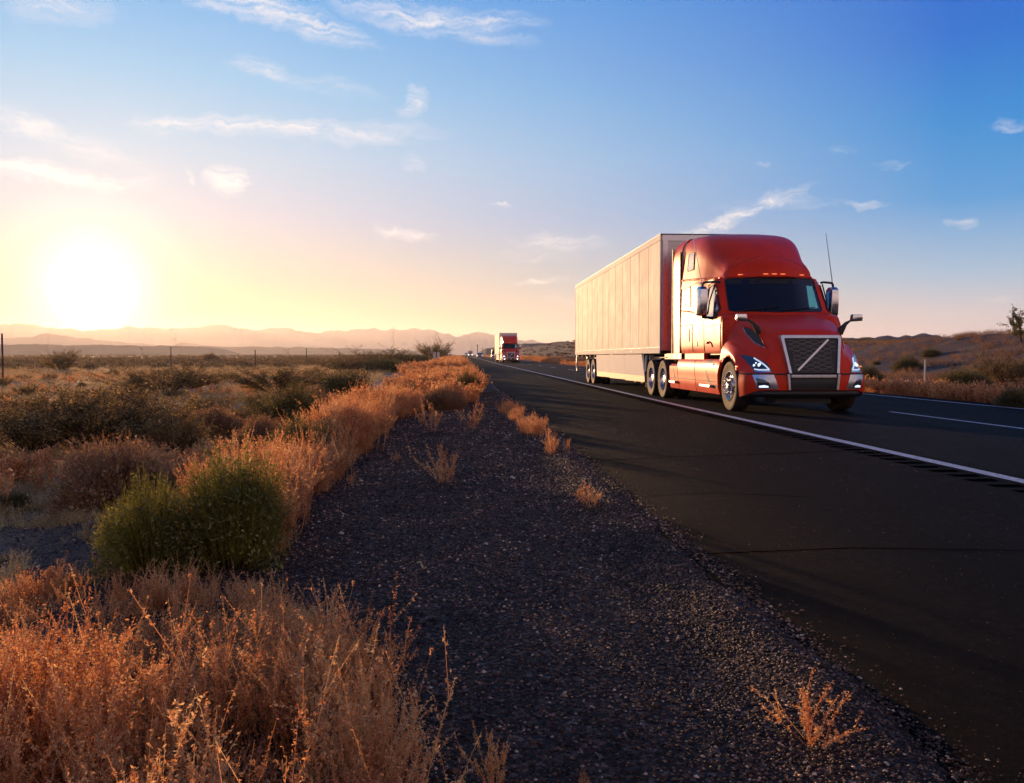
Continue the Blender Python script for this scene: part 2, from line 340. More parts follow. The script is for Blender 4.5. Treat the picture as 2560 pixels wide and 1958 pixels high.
def make_tractor():
    T = empty('semi_truck', (TX, TY, 0))
    tag(T, 'big red semi truck tractor with chrome framed grille, nearest vehicle on the road', 'truck', 'semi trucks')
    # ---- cab and sleeper shell
    def ring(z, yf, w0, c, c2, w, yb=3.62, wb=None):
        wb = wb or w
        return [(0, yf, z), (.5, yf + .05, z), (w0, c, z), (w0 + (w - w0) * .75, c + (c2 - c) * .45, z), (w, c2, z), (w + .005, c2 + .5, z), (wb, 2.4, z), (wb, 3.2, z), (wb - .0, yb - .09, z), (wb - .08, yb, z), (.6, yb + .01, z), (0, yb + .01, z)]
    rows = [ring(1.16, .28, .95, .30, .52, 1.19), ring(1.3, .28, .97, .29, .45, 1.215), ring(1.6, .28, .98, .25, .40, 1.225), ring(1.88, .3, .99, .30, .50, 1.225), ring(2.0, .42, .98, .66, .84, 1.205, wb=1.22),
            ring(2.2, .54, .98, .80, 1.0, 1.18, wb=1.215), ring(2.45, .68, .965, .95, 1.15, 1.15, wb=1.21), ring(2.66, .80, .95, 1.06, 1.3, 1.125, wb=1.205), ring(2.74, .84, .95, 1.10, 1.4, 1.12, wb=1.2)]
    G = cr(sym(rows), 5, 5)
    mb = MB().grid(G); cab_t = tree_of(mb)
    cab = mb.build('cab', M['red'], T, 50)
    u = MB().box(-1.1, 1.1, .35, 3.5, 1.12, 1.2); u.build('cab_floor', M['black'], T)
    # ---- roof fairing
    def rs(t, ztop, w, rad, bow, zb=2.70, wt=None):
        wt = wt or w * .93
        P = [(0, ztop, 0), (w * .35, ztop - .008, .02), (wt - rad, ztop - .035, .12), (wt - rad * .35, ztop - rad * .28 - .03, .3), (wt, ztop - rad - .02, .55)]
        zz = ztop - rad - .02
        P += [(wt + (w - wt) * .5, zb + (zz - zb) * .5, .8), (w, zb, 1)]
        return [(x, t + bow * (x / max(w, .01)) ** 2, z) for x, z, _ in P]
    rr = [rs(.78, 2.745, .955, .02, .34), rs(.80, 2.80, .975, .05, .34), rs(.85, 2.92, .985, .08, .34), rs(.96, 3.06, .99, .14, .36), rs(1.12, 3.19, 1.0, .20, .38),
          rs(1.36, 3.38, 1.03, .26, .34), rs(1.64, 3.57, 1.08, .30, .27), rs(1.95, 3.72, 1.13, .32, .18), rs(2.35, 3.84, 1.18, .33, .10), rs(2.8, 3.91, 1.205, .33, .04), rs(3.25, 3.94, 1.215, .30, 0), rs(3.60, 3.94, 1.215, .28, 0)]
    G = cr(sym(rr), 5, 5); mb = MB().grid(G); roof_t = tree_of(mb)
    b = G[-1]; mb.f.append(tuple(range((len(G) - 1) * G.shape[1], len(G) * G.shape[1])))
    rf = mb.build('roof_fairing', M['red'], T, 50)
    # visor lip above the windshield, a shallow ledge all round
    pts = path_on(roof_t, 'y', [(-.93, 2.755), (.93, 2.755)], .012)
    sd1 = path_on(roof_t, 'x', [(1.35, 2.745), (3.55, 2.83)], .014)
    m = MB().tube(pts, .022, 6); m.build('roof_lip', M['red'], rf, 60)
    for s in (-1, 1):
        sp = path_on(roof_t, 'x', [(1.3, 2.76), (3.55, 2.90)], .004, s)
        MB().tube(sp, .026, 6).build('drip_rail', M['red'], rf, 60)
        sp = path_on(roof_t, 'x', [(1.22, 2.80), (1.12, 3.02), (1.15, 3.2)], .003, s); MB().tube(sp, .006, 5).build('panel_seam', M['seam'], rf)
        # character line running up the side of the fairing
    for xx in (-.66, -.18, .0, .18, .65):
        p = on(roof_t, 'y', xx, 2.80, .014)
        l = MB()
        for k in range(4): l.box(p.x - .05 + k * .027, p.x - .032 + k * .027, p.y - .008, p.y + .02, p.z - .008, p.z + .008)
        l.build('marker_lamp', M['amber'], rf)
    # ---- side extenders behind the sleeper, rising into the roof
    for s in (-1, 1):
        g = []
        for z, y0, y1, x in ((1.17, 3.66, 4.30, 1.215), (2.0, 3.66, 4.31, 1.225), (2.85, 3.66, 4.34, 1.225), (3.45, 3.66, 4.37, 1.22), (3.72, 3.66, 4.38, 1.17), (3.86, 3.66, 4.39, 1.06), (3.92, 3.66, 4.39, .9), (3.95, 3.66, 4.39, .0)):
            g.append([(s * (x - .02), y0, z), (s * x, (y0 + y1) / 2, z), (s * (x + .005), y1 - .16, z), (s * (x - .005), y1, z)])
        g = cr(np.array(g), 5, 3); e = MB().grid(g)
        g2 = g.copy(); g2[:, :, 0] -= s * .03; e.grid(g2, True)
        e.build('side_extender', M['red'], T, 50)
        e = MB()
        for z0, z1_ in ((1.17, 3.75),): e.box(min(s * 1.205, s * 1.235), max(s * 1.205, s * 1.235), 4.312, 4.40, z0, z1_)
        e.build('rubber_edge', M['frame'], T)
        e = MB(); e.box(min(s * 1.2, s * 1.232), max(s * 1.2, s * 1.232), 3.625, 3.655, 1.17, 3.6); e.build('panel_gap', M['seam'], T)
    # ---- windows
    ws = [(-.985, 2.05), (-.93, 2.015), (0, 1.99), (.93, 2.015), (.985, 2.05), (.955, 2.68), (.93, 2.72), (-.93, 2.72), (-.955, 2.68)]
    w = drape(ws, 'y', cab_t, 'windshield', M['glass'], T, .006, .012)
    # black top band, rubber edge and wipers of the windshield
    drape([(-.94, 2.60), (.94, 2.60), (.935, 2.715), (-.935, 2.715)], 'y', cab_t, 'shade_band', M['black'], w, .010, .01)
    MB().tube(path_on(cab_t, 'y', ws + [ws[0]], .008), .012, 6).build('rubber_seal', M['black'], w, 60)
    drape([(.66, 2.07), (.90, 2.08), (.885, 2.56), (.72, 2.57)], 'y', cab_t, 'painted_sky_light', M['teal'], w, .009, .006)  # opaque teal patch, painted as sky light seen through the far side window
    for a, b in (((-.75, 2.03), (-.02, 2.10)), ((.05, 2.03), (.80, 2.10))):
        MB().tube(path_on(cab_t, 'y', [a, b], .03), .009, 5).tube(path_on(cab_t, 'y', [((a[0] + b[0]) / 2, 1.98), ((a[0] + b[0]) / 2, 2.065)], .035), .01, 5).build('wiper', M['black'], w)
    for s in (-1, 1):
        # door with its window, seams and handle
        d = drape([(.50, 1.20), (1.58, 1.18), (1.60, 2.60), (1.18, 2.62), (.95, 2.3), (.62, 1.95), (.46, 1.9)], 'x', cab_t, 'door', M['red'], T, .012, .02, side=s)
        dt_ = MB(); dt_.v = [tuple(v.co) for v in d.data.vertices]; dt_.f = [tuple(p.vertices) for p in d.data.polygons]; dtr = tree_of(dt_)
        MB().tube(path_on(cab_t, 'x', [(1.60, 1.17), (1.615, 2.64), (1.2, 2.66)], .010, s), .011, 5).build('door_gap', M['seam'], d)
        MB().tube(path_on(cab_t, 'x', [(.36, 1.3), (.36, 1.86)], .006, s), .008, 5).build('cowl_gap', M['seam'], d)
        MB().tube(path_on(cab_t, 'x', [(.5, 1.74), (1.58, 1.72)], .0145, s), .005, 5).build('crease', M['seam'], d)
        wi = drape([(.76, 1.93), (1.48, 1.93), (1.48, 2.50), (1.44, 2.56), (1.22, 2.57), (1.12, 2.5), (.82, 2.07)], 'x', cab_t, 'door_window', M['sideglass'], d, .022, .01, side=s)
        MB().tube(path_on(cab_t, 'x', [(.74, 1.91), (1.5, 1.91), (1.5, 2.52), (1.45, 2.59), (1.2, 2.6), (1.1, 2.53), (.8, 2.08), (.74, 1.91)], .022, s), .018, 6).build('window_rubber', M['black'], d, 60)
        p = on(cab_t, 'x', 1.38, 1.38, .03, s)
        MB().box(p.x - .02, p.x + .02, p.y - .10, p.y + .09, p.z - .022, p.z + .022).build('handle', M['black'], d, bevel=.008)
        pz = [on(cab_t, 'x', a, b_, .022, s) for a, b_ in ((1.18, 1.40), (1.05, 1.36), (1.0, 1.29), (1.16, 1.33))]
        MB().tube([pz[0], pz[1], pz[2]], .016, 6).build('grab_recess', M['red'], d, 60)
        # sleeper windows
        for poly, tr in (([(2.70, 3.08), (3.12, 3.08), (3.15, 3.12), (3.12, 3.45), (3.08, 3.48), (2.76, 3.48), (2.72, 3.44)], roof_t), ([(2.72, 2.24), (3.22, 2.30), (3.26, 2.34), (3.24, 2.66), (3.2, 2.69), (2.80, 2.69), (2.75, 2.65)], cab_t)):
            sw = drape(poly, 'x', tr, 'sleeper_window', M['sideglass'], T, .012, .012, side=s)
            MB().tube(path_on(tr, 'x', poly + [poly[0]], .010, s), .011, 6).build('window_rubber', M['black'], sw, 60)
        # luggage hatch
        MB().tube(path_on(cab_t, 'x', [(3.58, 1.80), (2.55, 1.82), (2.55, 1.2)], .004, s), .008, 5).build('hatch_seam', M['seam'], T)
        MB().tube(path_on(cab_t, 'x', [(3.58, 2.66), (2.3, 2.74), (1.5, 2.69)], .004, s), .007, 5).build('body_seam', M['seam'], T)
        p = on(cab_t, 'x', 2.20, 1.37, .012, s); MB().cyl((p.x, p.y, p.z), (p.x - s * .03, p.y, p.z), .055, n=16).build('hatch_latch', M['black'], T, 40)
        drape([(2.78, 1.42), (3.08, 1.42), (3.08, 1.72), (2.78, 1.72)], 'x', cab_t, 'vent_panel', M['red'], T, .014, .02, cuts=2, side=s)
        MB().tube(path_on(cab_t, 'x', [(3.56, 2.18), (1.66, 2.02)], -.006, s), .020, 6).build('body_line', M['red'], T, 60)
    # ---- hood, fenders
    H = [
        [(0, .40, 1.95), (.55, .42, 1.945), (.97, .52, 1.88), (1.11, .40, 1.74), (1.15, .36, 1.5), (1.18, .38, 1.36), (1.215, .44, 1.22), (1.22, .55, 1.0)],
        [(0, 0, 1.87), (.55, .02, 1.86), (.92, .06, 1.77), (1.02, .05, 1.55), (1.09, .02, 1.39), (1.17, 0, 1.31), (1.22, 0, 1.19), (1.225, 0, 1.10)],
        [(0, -.35, 1.78), (.5, -.33, 1.765), (.83, -.30, 1.67), (.91, -.3, 1.42), (1.02, -.32, 1.28), (1.12, -.33, 1.22), (1.21, -.34, 1.09), (1.225, -.37, .99)],
        [(0, -.70, 1.67), (.45, -.68, 1.655), (.73, -.63, 1.54), (.80, -.64, 1.30), (.92, -.65, 1.15), (1.04, -.61, 1.07), (1.16, -.54, .96), (1.22, -.51, .85)],
        [(0, -.96, 1.54), (.38, -.94, 1.53), (.62, -.90, 1.44), (.70, -.92, 1.18), (.82, -.93, 1.03), (.95, -.84, .96), (1.11, -.70, .87), (1.205, -.565, .80)],
        [(0, -1.06, 1.30), (.38, -1.05, 1.28), (.60, -1.02, 1.18), (.70, -1.02, 1.0), (.82, -1.02, .92), (.95, -.93, .88), (1.11, -.77, .82), (1.20, -.585, .785)],
        [(0, -1.16, .77), (.38, -1.15, .77), (.58, -1.13, .77), (.70, -1.12, .77), (.83, -1.08, .77), (.96, -.98, .77), (1.11, -.82, .77), (1.20, -.60, .765)]]
    G = cr(sym(H), 6, 6); mb = MB().grid(G); hood_t = tree_of(mb)
    hood = mb.build('hood', M['red'], T, 60)
    # hood power bulge crease
    for s in (-1, 1):
        # fender inner lip around the wheel arch
        arc = [(s * 1.215, .60 * math.sin(R(a)), .5 + .60 * math.cos(R(a))) for a in range(-58, 66, 6)]
        MB().tube(arc, .022, 6).build('arch_lip', M['red'], hood, 60)
        li = MB(); g = [[(s * 1.2, .6 * math.sin(R(a)), .5 + .6 * math.cos(R(a))), (s * .8, .6 * math.sin(R(a)), .5 + .6 * math.cos(R(a)))] for a in range(-95, 96, 8)]
        li.grid(g); li.build('wheel_arch_liner', M['black'], hood, 60)
        # louvre in the hood side
        lo = [(-.40, 1.62), (-.12, 1.70), (.02, 1.72), (-.28, 1.52), (-.62, 1.30), (-.60, 1.38)]
        vt = drape([(-.78, 1.26), (-.58, 1.47), (-.30, 1.62), (-.08, 1.66), (-.20, 1.54), (-.45, 1.38), (-.66, 1.28)], 'x', hood_t, 'hood_vent', M['vent'], hood, .010, .02, side=s)
        MB().tube(path_on(hood_t, 'x', [(-.80, 1.24), (-.58, 1.49), (-.30, 1.645), (-.06, 1.68)], .014, s), .014, 6).build('vent_trim', M['red'], vt, 60)
        MB().tube(path_on(hood_t, 'x', [(-.80, 1.24), (-.46, 1.36), (-.2, 1.53), (-.06, 1.68)], .010, s), .007, 6).build('vent_edge', M['bright'], vt, 60)
        # headlight
        hp = [(1.14, 1.12), (.98, 1.085), (.86, 1.0), (.80, .93), (.745, .80), (.745, .785), (1.02, .785), (1.045, .90), (1.08, .99)]
        hl = drape([(s * a, b_) for a, b_ in hp], 'y', hood_t, 'headlight', M['lampglass'], hood, .014, .03)
        MB().tube(path_on(hood_t, 'y', [(s * .965, 1.055), (s * .90, .98), (s * .84, .90), (s * .795, .835), (s * .95, .833), (s * 1.015, .845)], .024), .014, 6).build('light_bar', M['drl'], hl, 60)
        drape([(s * .76, .790), (s * 1.01, .790), (s * 1.01, .815), (s * .77, .815)], 'y', hood_t, 'chrome_strip', M['chrome'], hl, .022, .02)
        for (a, b_, r_) in ((.93, .925, .036), (1.0, .915, .024), (.965, .96, .016)):
            c = on(hood_t, 'y', s * a, b_, .018); MB().lathe([(r_, -.012), (r_ * .7, -.02), (.001, -.024)], (c.x, c.y, c.z), 'y', 20).build('lamp', M['lamp'], hl, 50)
        c = on(hood_t, 'x', -.50, .89, .012, s); MB().box(c.x - .012, c.x + .012, c.y - .055, c.y + .03, c.z - .012, c.z + .014).build('turn_signal', M['amber'], hood, bevel=.005)
        # hood mirror
        q = MB().prism([(s * 1.03, 1.775), (s * 1.245, 1.80), (s * 1.235, 1.90), (s * 1.05, 1.90)], 'y', -.56, -.44)
        hm = q.build('hood_mirror', M['chrome'], T, 40, .012)
        q = MB().prism([(s * .74, 1.50), (s * .80, 1.66), (s * .92, 1.755), (s * 1.03, 1.80), (s * 1.23, 1.80), (s * 1.24, 1.772), (s * 1.0, 1.755), (s * .93, 1.69), (s * .845, 1.50)], 'y', -.56, -.50)
        q.build('mirror_arm', M['black'], hm, 40, .006)
        # door mirror
        q = MB()
        g = []
        for z, dx, y0, y1 in ((1.94, .075, 1.10, 1.19), (1.97, .115, 1.04, 1.24), (2.25, .118, 1.02, 1.25), (2.5, .112, 1.03, 1.24), (2.56, .08, 1.09, 1.2)):
            c = s * 1.42; g.append([(c - dx, y1, z), (c - dx, (y0 + y1) / 2, z), (c - dx * .6, y0, z), (c + dx * .6, y0, z), (c + dx, (y0 + y1) / 2, z), (c + dx, y1, z), (c - dx, y1, z)])
        G2 = np.array(g); q.grid(G2); nn = 7
        q.f += [tuple(range(nn - 1)), tuple(range((len(g) - 1) * nn, len(g) * nn - 1))]
        dm = q.build('door_mirror', M['chrome'], T, 50, .006)
        MB().box(s * 1.42 - .10, s * 1.42 + .10, 1.243, 1.256, 1.99, 2.5).build('mirror_glass', M['mirrorglass'], dm)
        a = MB().tube([(s * 1.08, .98, 2.64), (s * 1.15, 1.02, 2.655), (s * 1.37, 1.12, 2.65), (s * 1.41, 1.14, 2.62), (s * 1.42, 1.14, 2.54)], .024, 8)
        a.tube([(s * 1.16, 1.1, 2.62), (s * 1.27, 1.11, 2.25), (s * 1.30, 1.12, 2.0), (s * 1.36, 1.13, 1.93), (s * 1.42, 1.14, 1.95)], .016, 8).tube([(s * 1.2, .9, 1.86), (s * 1.30, 1.05, 1.90), (s * 1.42, 1.14, 1.92)], .03, 8)
        a.build('mirror_arm', M['black'], dm, 60)
        # antenna
        MB().cyl((s * 1.42, 1.15, 2.56), (s * 1.49, 1.7, 3.79), .011, .006, 6).cyl((s * 1.42, 1.15, 2.54), (s * 1.427, 1.2, 2.64), .02, n=8).build('antenna', M['alu'], T)
    # ---- bumper
    B = [[(0, -1.17, .755), (.38, -1.165, .755), (.58, -1.15, .755), (.72, -1.13, .755), (.86, -1.08, .755), (.98, -1.0, .755), (1.13, -.84, .755), (1.21, -.61, .75)],
         [(0, -1.20, .60), (.38, -1.195, .60), (.58, -1.18, .60), (.72, -1.155, .60), (.86, -1.11, .60), (.99, -1.02, .60), (1.15, -.85, .59), (1.22, -.60, .58)],
         [(0, -1.19, .455), (.38, -1.185, .455), (.58, -1.17, .455), (.72, -1.14, .455), (.86, -1.09, .455), (.98, -1.0, .44), (1.13, -.84, .37), (1.20, -.62, .31)]]
    G = cr(sym(B), 5, 6); mb = MB().grid(G); bum_t = tree_of(mb)
    bu = mb.build('bumper', M['red'], T, 60)
    MB().tube(path_on(bum_t, 'y', [(-1.18, .752), (1.18, .752)], -.002), .016, 6).build('bumper_gap', M['seam'], bu)
    lip = [[(x, y + .03, z) for (x, y, _), z in zip(r, [zz] * 8)] for r, zz in ((B[2], .46), (B[2], .38), (B[2], .315))]
    lip[2] = [(x * .97, y + .06, z) for x, y, z in lip[2]]; lip[0] = [(x * .99, y + .02, z) for x, y, z in lip[0]]
    MB().grid(cr(sym(lip), 3, 4)).build('bumper_lip', M['black'], bu, 60)
    MB().box(-.62, .45, -.95, -.4, .20, .34).build('front_axle_beam', M['frame'], T)
    for s in (-1, 1):
        cp = [(s * a, b_) for a, b_ in ((1.065, .745), (.73, .745), (.70, .66), (.64, .475), (1.0, .475), (1.03, .6))]
        cc = drape(cp, 'y', bum_t, 'corner_trim', M['bright'], bu, .012, .02)
        fp = [(s * a, b_) for a, b_ in ((1.02, .68), (.90, .655), (.82, .60), (.78, .50), (.985, .495), (1.0, .58))]
        fl = drape(fp, 'y', bum_t, 'fog_lamp', M['lampglass'], bu, .018, .02)
        drape([(s * .82, .508), (s * .97, .503), (s * .975, .535), (s * .9, .55), (s * .83, .535)], 'y', bum_t, 'lamp', M['lamp'], fl, .022, .01)
    drape([(-.45, .46), (.45, .46), (.46, .74), (-.46, .74)], 'y', bum_t, 'air_intake', M['black'], bu, .010, .03)
    c = on(bum_t, 'y', 0, .70, .03); MB().box(-.43, .43, c.y - .02, c.y + .03, .685, .745).build('chrome_bar', M['bright'], bu, bevel=.01)
    for s in (-1, 1):
        MB().prism([(s * .455, .755), (s * .505, .755), (s * .475, .46), (s * .435, .46)], 'y', -1.235, -1.19).build('grille_leg', M['bright'], bu, bevel=.006)
    # ---- grille: a leaning frame standing proud of the hood
    def gy(z): return -1.225 + (z - .77) * .27
    def gp(x, z, o=0): return (x, gy(z) - o, z)
    ou = [(-.475, .775), (-.575, 1.44), (-.555, 1.485), (.555, 1.485), (.575, 1.44), (.475, .775)]
    inn = [(-.425, .775), (-.515, 1.405), (-.505, 1.425), (.505, 1.425), (.515, 1.405), (.425, .775)]
    V = [gp(*p, .03) for p in ou] + [gp(*p, .03) for p in inn] + [gp(*p, -.22) for p in ou] + [gp(*p, -.02) for p in inn]
    Fc = []
    for k in range(5): Fc += [(k, k + 1, 7 + k, 6 + k), (k, 12 + k, 13 + k, k + 1), (6 + k, 7 + k, 19 + k, 18 + k)]
    gr = MB().add(V, Fc).build('grille_frame', M['bright'], T, bevel=.005)
    # block behind the frame so that it is joined to the hood
    MB().add([gp(-.515, 1.42, -.0), gp(.515, 1.42, -.0), gp(.42, .775, 0), gp(-.42, .775, 0)], [(0, 1, 2, 3)]).build('grille_back', M['black'], gr)
    mb = MB(); nrow = 14
    for k in range(nrow):
        z = 1.375 - k * .0425; half = .425 + (z - .775) * .14 - .03; per = .235; sg = 1 if k % 2 else -1
        pts = []; x = -half + .0
        xs = np.arange(-.6, .6, per / 4)
        for i, xx in enumerate(np.arange(-.705, .705, per / 2)):
            off = .0105 * sg * (1 if i % 2 else -1)
            for q in (xx + .02, xx + per / 2 - .02):
                if abs(q) < half: pts.append(gp(q, z + off, .012))
        mb.tube(pts, .0036, 4)
    mb.build('grille_mesh', M['mesh'], gr)
    mb = MB(); a = Vector(gp(-.31, .825, .03)); b = Vector(gp(.325, 1.40, .03)); d = (b - a).normalized(); n_ = d.cross(Vector((0, 1, 0))).normalized() * .021
    V = [a + n_, a - n_, b - n_, b + n_]; V = [tuple(p) for p in V] + [(p.x, p.y + .02, p.z) for p in V]
    mb.add(V, [(0, 1, 2, 3), (4, 7, 6, 5), (0, 4, 5, 1), (1, 5, 6, 2), (2, 6, 7, 3), (3, 7, 4, 0)]); mb.build('diagonal_bar', M['bright'], gr, bevel=.004)
    # ---- chassis side fairings and steps
    for s in (-1, 1):
        prof = [(1.16, 1.03), (1.20, 1.02), (1.235, .97), (1.245, .85), (1.24, .70), (1.225, .58), (1.225, .54), (1.21, .42), (1.18, .30)]
        segs = [(.66, 2.27, 'fuel_tank_fairing'), (2.31, 3.76, 'fuel_tank_fairing'), (3.80, 4.62, 'fuel_tank_fairing')]
        for (y0, y1, nm) in segs:
            g = []
            for t in np.linspace(0, 1, 9):
                row = []
                for (x, z) in prof:
                    ya = y0
                    if y0 < 1: ya = .03 + math.sqrt(max(.0, .62 ** 2 - (z - .5) ** 2)) + .02   # follows the wheel arch
                    if y0 > 3.7: y1b = y1 - (z - .3) * .18
                    else: y1b = y1
                    zz = z - (.12 if (y0 > 3.7 and z > .95) else 0)
                    row.append((s * x, ya + (y1b - ya) * t, zz))
                g.append(row)
            mb = MB().grid(np.array(g)); gg = np.array(g); g2 = gg.copy(); g2[:, :, 0] -= s * .25; 
            mb.grid(np.stack([gg[:, 0], g2[:, 0]], 1)); mb.grid(np.stack([gg[0], g2[0]], 1)); mb.grid(np.stack([gg[-1], g2[-1]], 1))
            fa = mb.build(nm, M['red'], T, 40)
            ft = MB().grid(np.array(g)); ftt = tree_of(ft)
            if y0 < 1 or y0 > 3.7:
                yc = 1.1 if y0 < 1 else 3.95; wd = .62 if y0 < 1 else .42
                st_ = MB().prism([(yc - .12, .485), (yc + wd, .485), (yc + wd, .44), (yc - .10, .43)], 'x', s * 1.19, s * 1.30).build('step', M['bright'] if False else M['alu'], fa, bevel=.006)
                drape([(yc + .02, .49), (yc + wd * .42, .49), (yc + wd * .52, .80)], 'x', ftt, 'step_recess', M['frame'], fa, .004, .01, cuts=2, side=s)
                drape([(yc - .42 if y0 < 1 else yc - .1, .43), (yc - .10, .42), (yc + .0, .48), (yc - .12, .50), (yc - .40 if y0 < 1 else yc - .1, .47)], 'x', ftt, 'step_hollow', M['frame'], fa, .004, .01, cuts=2, side=s)
            if y0 < 1:
                drape([(.82, .94), (1.50, .94), (1.5, 1.0), (.86, 1.0)], 'x', ftt, 'upper_step_hollow', M['frame'], fa, .006, .01, cuts=2, side=s)
                MB().prism([(.86, .93), (1.5, .93), (1.5, .90), (.86, .90)], 'x', s * 1.2, s * 1.265).build('upper_step', M['alu'], fa, bevel=.006)
            MB().tube([(s * 1.232, y0 + .05 if y0 > 1 else y0 + .12, .56), (s * 1.232, y1 - .03, .56)], .006, 5).build('panel_line', M['seam'], fa)
        MB().box(min(s * 1.1, s * 1.19), max(s * 1.1, s * 1.19), 1.75, 3.3, 1.0, 1.155).build('skirt_panel', M['red'], T, bevel=.006)
    # ---- chassis
    mb = MB()
    for s in (-1, 1): mb.box(s * .45 - .05, s * .45 + .05, -.6, 7.35, .75, 1.02)
    for y in (.0, 1.2, 2.6, 4.4, 5.9, 7.2): mb.box(-.42, .42, y - .05, y + .05, .8, .95)
    mb.box(-1.0, 1.0, 3.9, 4.1, .6, 1.02); mb.box(-.5, .5, 5.3, 6.6, 1.02, 1.14)
    for y in (5.25, 6.57): mb.cyl((-1.0, y, .5), (1.0, y, .5), .09, n=10)
    mb.cyl((-1.0, 0, .47), (1.0, 0, .47), .07, n=10)
    mb.build('chassis', M['frame'], T)
    fp_ = MB()
    for s in (-1, 1):
        MB().box(min(s * .78, s * 1.22), max(s * .78, s * 1.22), 5.0, 5.7, 1.05, 1.07).build('deck_plate', M['frame'], T)
    for s in (-1, 1):
        q = MB().box(min(s * 1.165, s * 1.19), max(s * 1.165, s * 1.19), 3.62, 5.25, 1.02, 1.16).build('frame_side_plate', M['black'], T)
        cu = bpy.data.curves.new('lettering', 'FONT'); cu.body = 'VOLVO'; cu.size = .17; cu.extrude = .003; cu.space_character = 1.25; cu.align_x = 'CENTER'; cu.align_y = 'CENTER'
        to = bpy.data.objects.new('lettering_curve', cu); COL.objects.link(to); dg = bpy.context.evaluated_depsgraph_get(); dg.update(); lm = bpy.data.meshes.new_from_object(to.evaluated_get(dg)); bpy.data.objects.remove(to)
        lm.materials.clear(); lm.materials.append(M['alu']); to = bpy.data.objects.new('lettering', lm); COL.objects.link(to); to.parent = q
        to.location = (s * 1.192, 3.98, 1.09); to.rotation_euler = (R(90), 0, R(-90) if s < 0 else R(90)); to.scale = (1.05, 1, 1)
    # ---- wheels
    for s in (-1, 1):
        wheel(T, s * 1.19, 0, .5, s, 'steer')
        for y in (5.25, 6.57): wheel(T, s * 1.24, y, .5, s, 'drive', two=True)
    for s in (-1, 1):
        MB().box(min(s * .62, s * 1.22), max(s * .62, s * 1.22), 7.28, 7.30, .22, 1.0).build('mudflap', M['black'], T)
    return T

